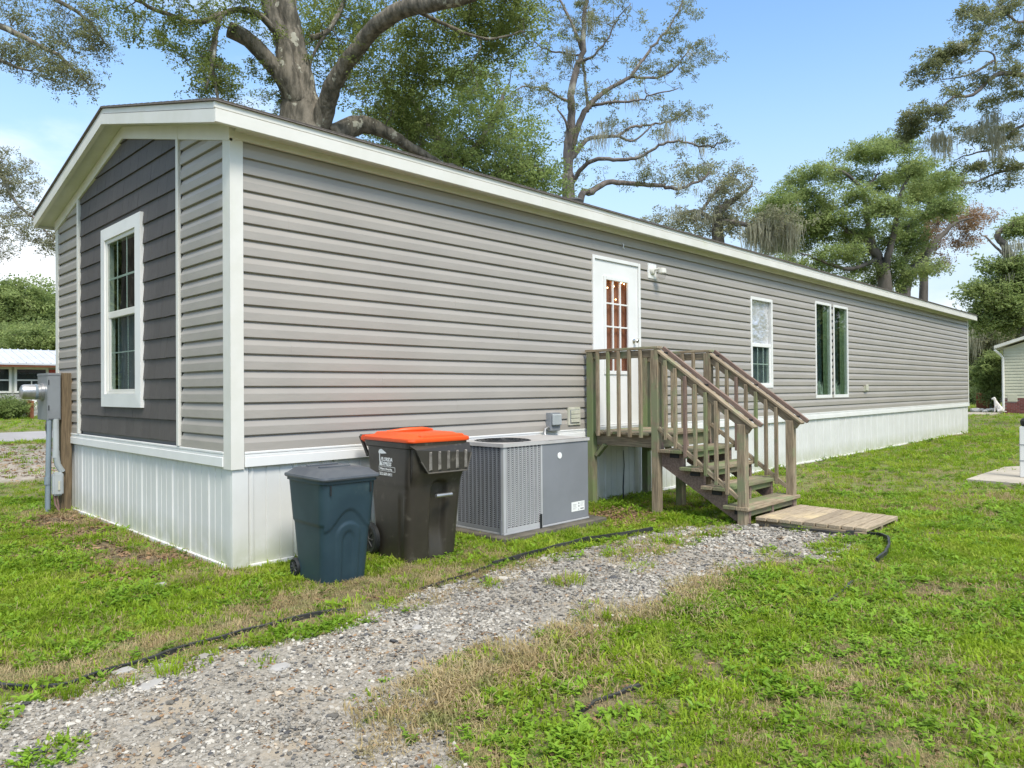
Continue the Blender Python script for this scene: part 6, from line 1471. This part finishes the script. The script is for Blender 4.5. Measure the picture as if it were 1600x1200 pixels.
def dryness(x,y):
    n=fbm(x,y,.9,50); m=fbm(x,y,3,52)
    d=.05+np.clip((n-.53)*3.0,0,.45)+np.clip((m-.58)*2.2,0,.35)
    d+=.95*np.exp(-((y+1.25)/.34)**2)*(x<1.9)*np.clip((m-.18)*3,0,1)            # strip along the left edging
    d+=.75*np.exp(-((y+3.02)/.30)**2)*(x<3.2)*np.clip((n-.30)*3,0,1)               # right rim of the gravel
    d+=.35*np.exp(-((x+.2)/.5)**2)*(y>0)*(y<4.5)
    for (cx,cy,rx,ry) in ((-.05,-3.0,.55,.22),(-.8,-3.35,.35,.25),(1.15,-2.95,.45,.14),(2.0,-3.0,.35,.12),(-.2,-1.62,.9,.10),(.9,-1.5,.6,.12)): d+=.75*np.exp(-((x-cx)/rx)**2-((y-cy)/ry)**2)*np.clip((fbm(x,y,3.5,58)-.30)*3.2,0,1)
    d+=.55*gravel(x,y)*np.clip((m-.3)*3,0,1)
    return np.clip(d,0,.93)
def grassdens(x,y):
    g=gravel(x,y); b=bare(x,y)
    d=1-b*.93
    jx=(fbm(x,y,2.2,95)-.5)*1.1; jy=(fbm(x,y,2.2,99)-.5)*.9; g2=inpoly(x+jx,y+jy-.12,GPOLY)&inpoly(x+jx,y+jy+.16,GPOLY)
    sp=np.clip((fbm(x,y,3.2,97)-.42)*3.2,.0,.75)
    d=np.where(g,np.where(g2,0.0,sp),d); d*=1-.75*np.exp(-((y+1.58)/.09)**2)*(x<1.2)
    m=np.clip((fbm(x,y,5,64)-.42)*5,.0,1); d=d*(.60+.40*m)
    # tufts that have grown into the gravel
    for (cx,cy,rx,ry,k) in ((2.55,-3.12,.55,.16,1),(3.3,-3.50,.35,.18,.9),(2.85,-1.97,.65,.28,1),(1.2,-1.72,.35,.12,.7),(2.1,-2.45,.14,.08,.8),(3.9,-2.05,.35,.18,.7),(3.4,-2.9,.30,.10,.6),(2.0,-2.95,.3,.15,.8),(1.9,-1.72,.4,.08,.6),(1.55,-2.12,.17,.10,1),(2.3,-2.25,.25,.12,.25),(.7,-1.75,.20,.10,.5),(-1.45,-1.78,.16,.10,.8),(-1.1,-1.80,.08,.06,1),(-.9,-1.72,.15,.08,.8),(1.0,-2.95,.35,.12,.7),(-1.75,-2.35,.12,.14,.6),(4.1,-3.1,.45,.14,.9),(-.55,-2.75,.13,.10,.45),(-.1,-1.85,.18,.07,.5),(-.75,-3.25,.2,.12,.6),(.45,-2.95,.5,.16,.8),(-.1,-2.92,.50,.24,1),(-.6,-3.1,.3,.2,.8),(.1,-2.75,.2,.08,.5),(-1.9,-1.85,.10,.08,.9),(-.35,-1.80,.30,.08,.9),(.35,-1.78,.25,.12,.7),(-1.0,-3.9,.4,.2,.5),(3.9,-1.75,.25,.08,.5),(4.4,-2.2,.12,.06,.5)):
        e=((x-cx)/rx)**2+((y-cy)/ry)**2; d=np.maximum(d,k*np.clip(1.35-e,0,1)*(.35+.65*m))
    return d
def lawn(name,N_,x0,x1,y0,y1,dmin,dmax,scf,dthin,label=None):
    x,y=pts_in(N_,x0,x1,y0,y1); v_,dd=inview(x,y); ok=v_&(dd>dmin)&(dd<=dmax)&~infoot(x,y); x,y,dd=x[ok],y[ok],dd[ok]
    k=RNG.random(x.size)<grassdens(x,y)*dthin(dd); lot=dirt_lot(x,y); k&=~(lot&(RNG.random(x.size)<.86)); x,y,dd=x[k],y[k],dd[k]
    dr=RNG.random(x.size)<dryness(x,y); wd=RNG.random(x.size)<np.clip((fbm(x,y,1.7,71)-.40)*2.2,.04,.6)
    pid=np.where(dr,RNG.integers(9,12,x.size),np.where(wd,RNG.integers(7,9,x.size),RNG.integers(0,7,x.size)))
    s=scf(dd)*RNG.uniform(.6,1.25,x.size)*(.75+.5*fbm(x,y,2,80)); rim=np.exp(-((y+3.05)/.35)**2)*(x<2.2); s=s*(1+.7*rim*(pid>8))
    o=scatter(name,G,np.stack([x,y,gz(x,y)],-1),np.stack([RNG.normal(0,.12,x.size),RNG.normal(0,.12,x.size),RNG.uniform(0,6.3,x.size)],-1),s,pid)
    print(name,x.size); return o
one=lambda d:np.ones_like(d)
lawn('lawn_grass',330000,-6,10,-13,9,.6,9.5,lambda d:.68+.035*d,lambda d:np.clip(1.5-.10*d,.5,1))
lawn('lawn_grass',150000,-14,30,-20,24,9.5,24,lambda d:.95+.05*(d-9),lambda d:np.clip(14/d,.3,1)*1.0)
lawn('lawn_grass',60000,-30,60,-20,60,24,60,lambda d:1.6+.04*(d-24),lambda d:np.clip(30/d,.3,1))
# fallen leaves on the lot and near the steps
LF=[unlinked(leafmesh(5,.05,.06,.035,90+i,.12),MT['litter']) for i in range(3)]
x,y=pts_in(3500,-4,12,8,18.5); x2,y2=pts_in(1500,3.4,5.2,-1.3,-.05); x3,y3=pts_in(9000,-5,8,-7,0); x4,y4=pts_in(700,-.9,0,.2,4.2)
s_=np.concatenate([np.full(x.size,1.4),np.full(x2.size,.75),np.full(x3.size,.42),np.full(x4.size,.8)]); x=np.concatenate([x,x2,x3,x4]); y=np.concatenate([y,y2,y3,y4])
k=~infoot(x,y); x,y,s_=x[k],y[k],s_[k]
scatter('fallen_leaves',LF,np.stack([x,y,gz(x,y)+.014],-1),np.stack([RNG.normal(0,.15,x.size),RNG.normal(0,.15,x.size),RNG.uniform(0,6.3,x.size)],-1),s_*RNG.uniform(.6,1.2,x.size),RNG.integers(0,3,x.size))
# single sprouts in the gravel, each one a plant
def sprout(px,py,h,n,lab,w=.011,spread=.02,m='grass'):
    p=gnd(px,py); o=link('weed_tuft',tuft(int(px),n,h,w,spread,.75),MT[m],None,T(Vector((p.x,p.y,float(gz(p.x,p.y))+.005)))); return tag(o,lab,'weed')
sprout(948,976,.10,26,'upright green sprout alone in the middle of the gravel',.013,.025)
sprout(867,1010,.09,24,'small green sprout nearest the dry grass rim of the gravel',.009,.03)
sprout(893,912,.09,60,'low spreading green tuft in the gravel in front of the air conditioner',.008,.12)
sprout(108,1092,.085,60,'round bright tuft on the gravel at the far left',.006,.05)
sprout(262,1058,.08,60,'bright green tuft below the pale stone by the left edging',.006,.06)
# twigs and vine under the landing
b=MB(); b.tube([(4.86,-.25,-.02),(4.90,-.22,.18),(4.98,-.18,.45),(5.05,-.12,.62)],[.010,.009,.006,.004],6); tag(b.obj('cable',MT['rubber'],auto=.8),'thin black cable standing in the shade under the landing','cable')
"""END"""
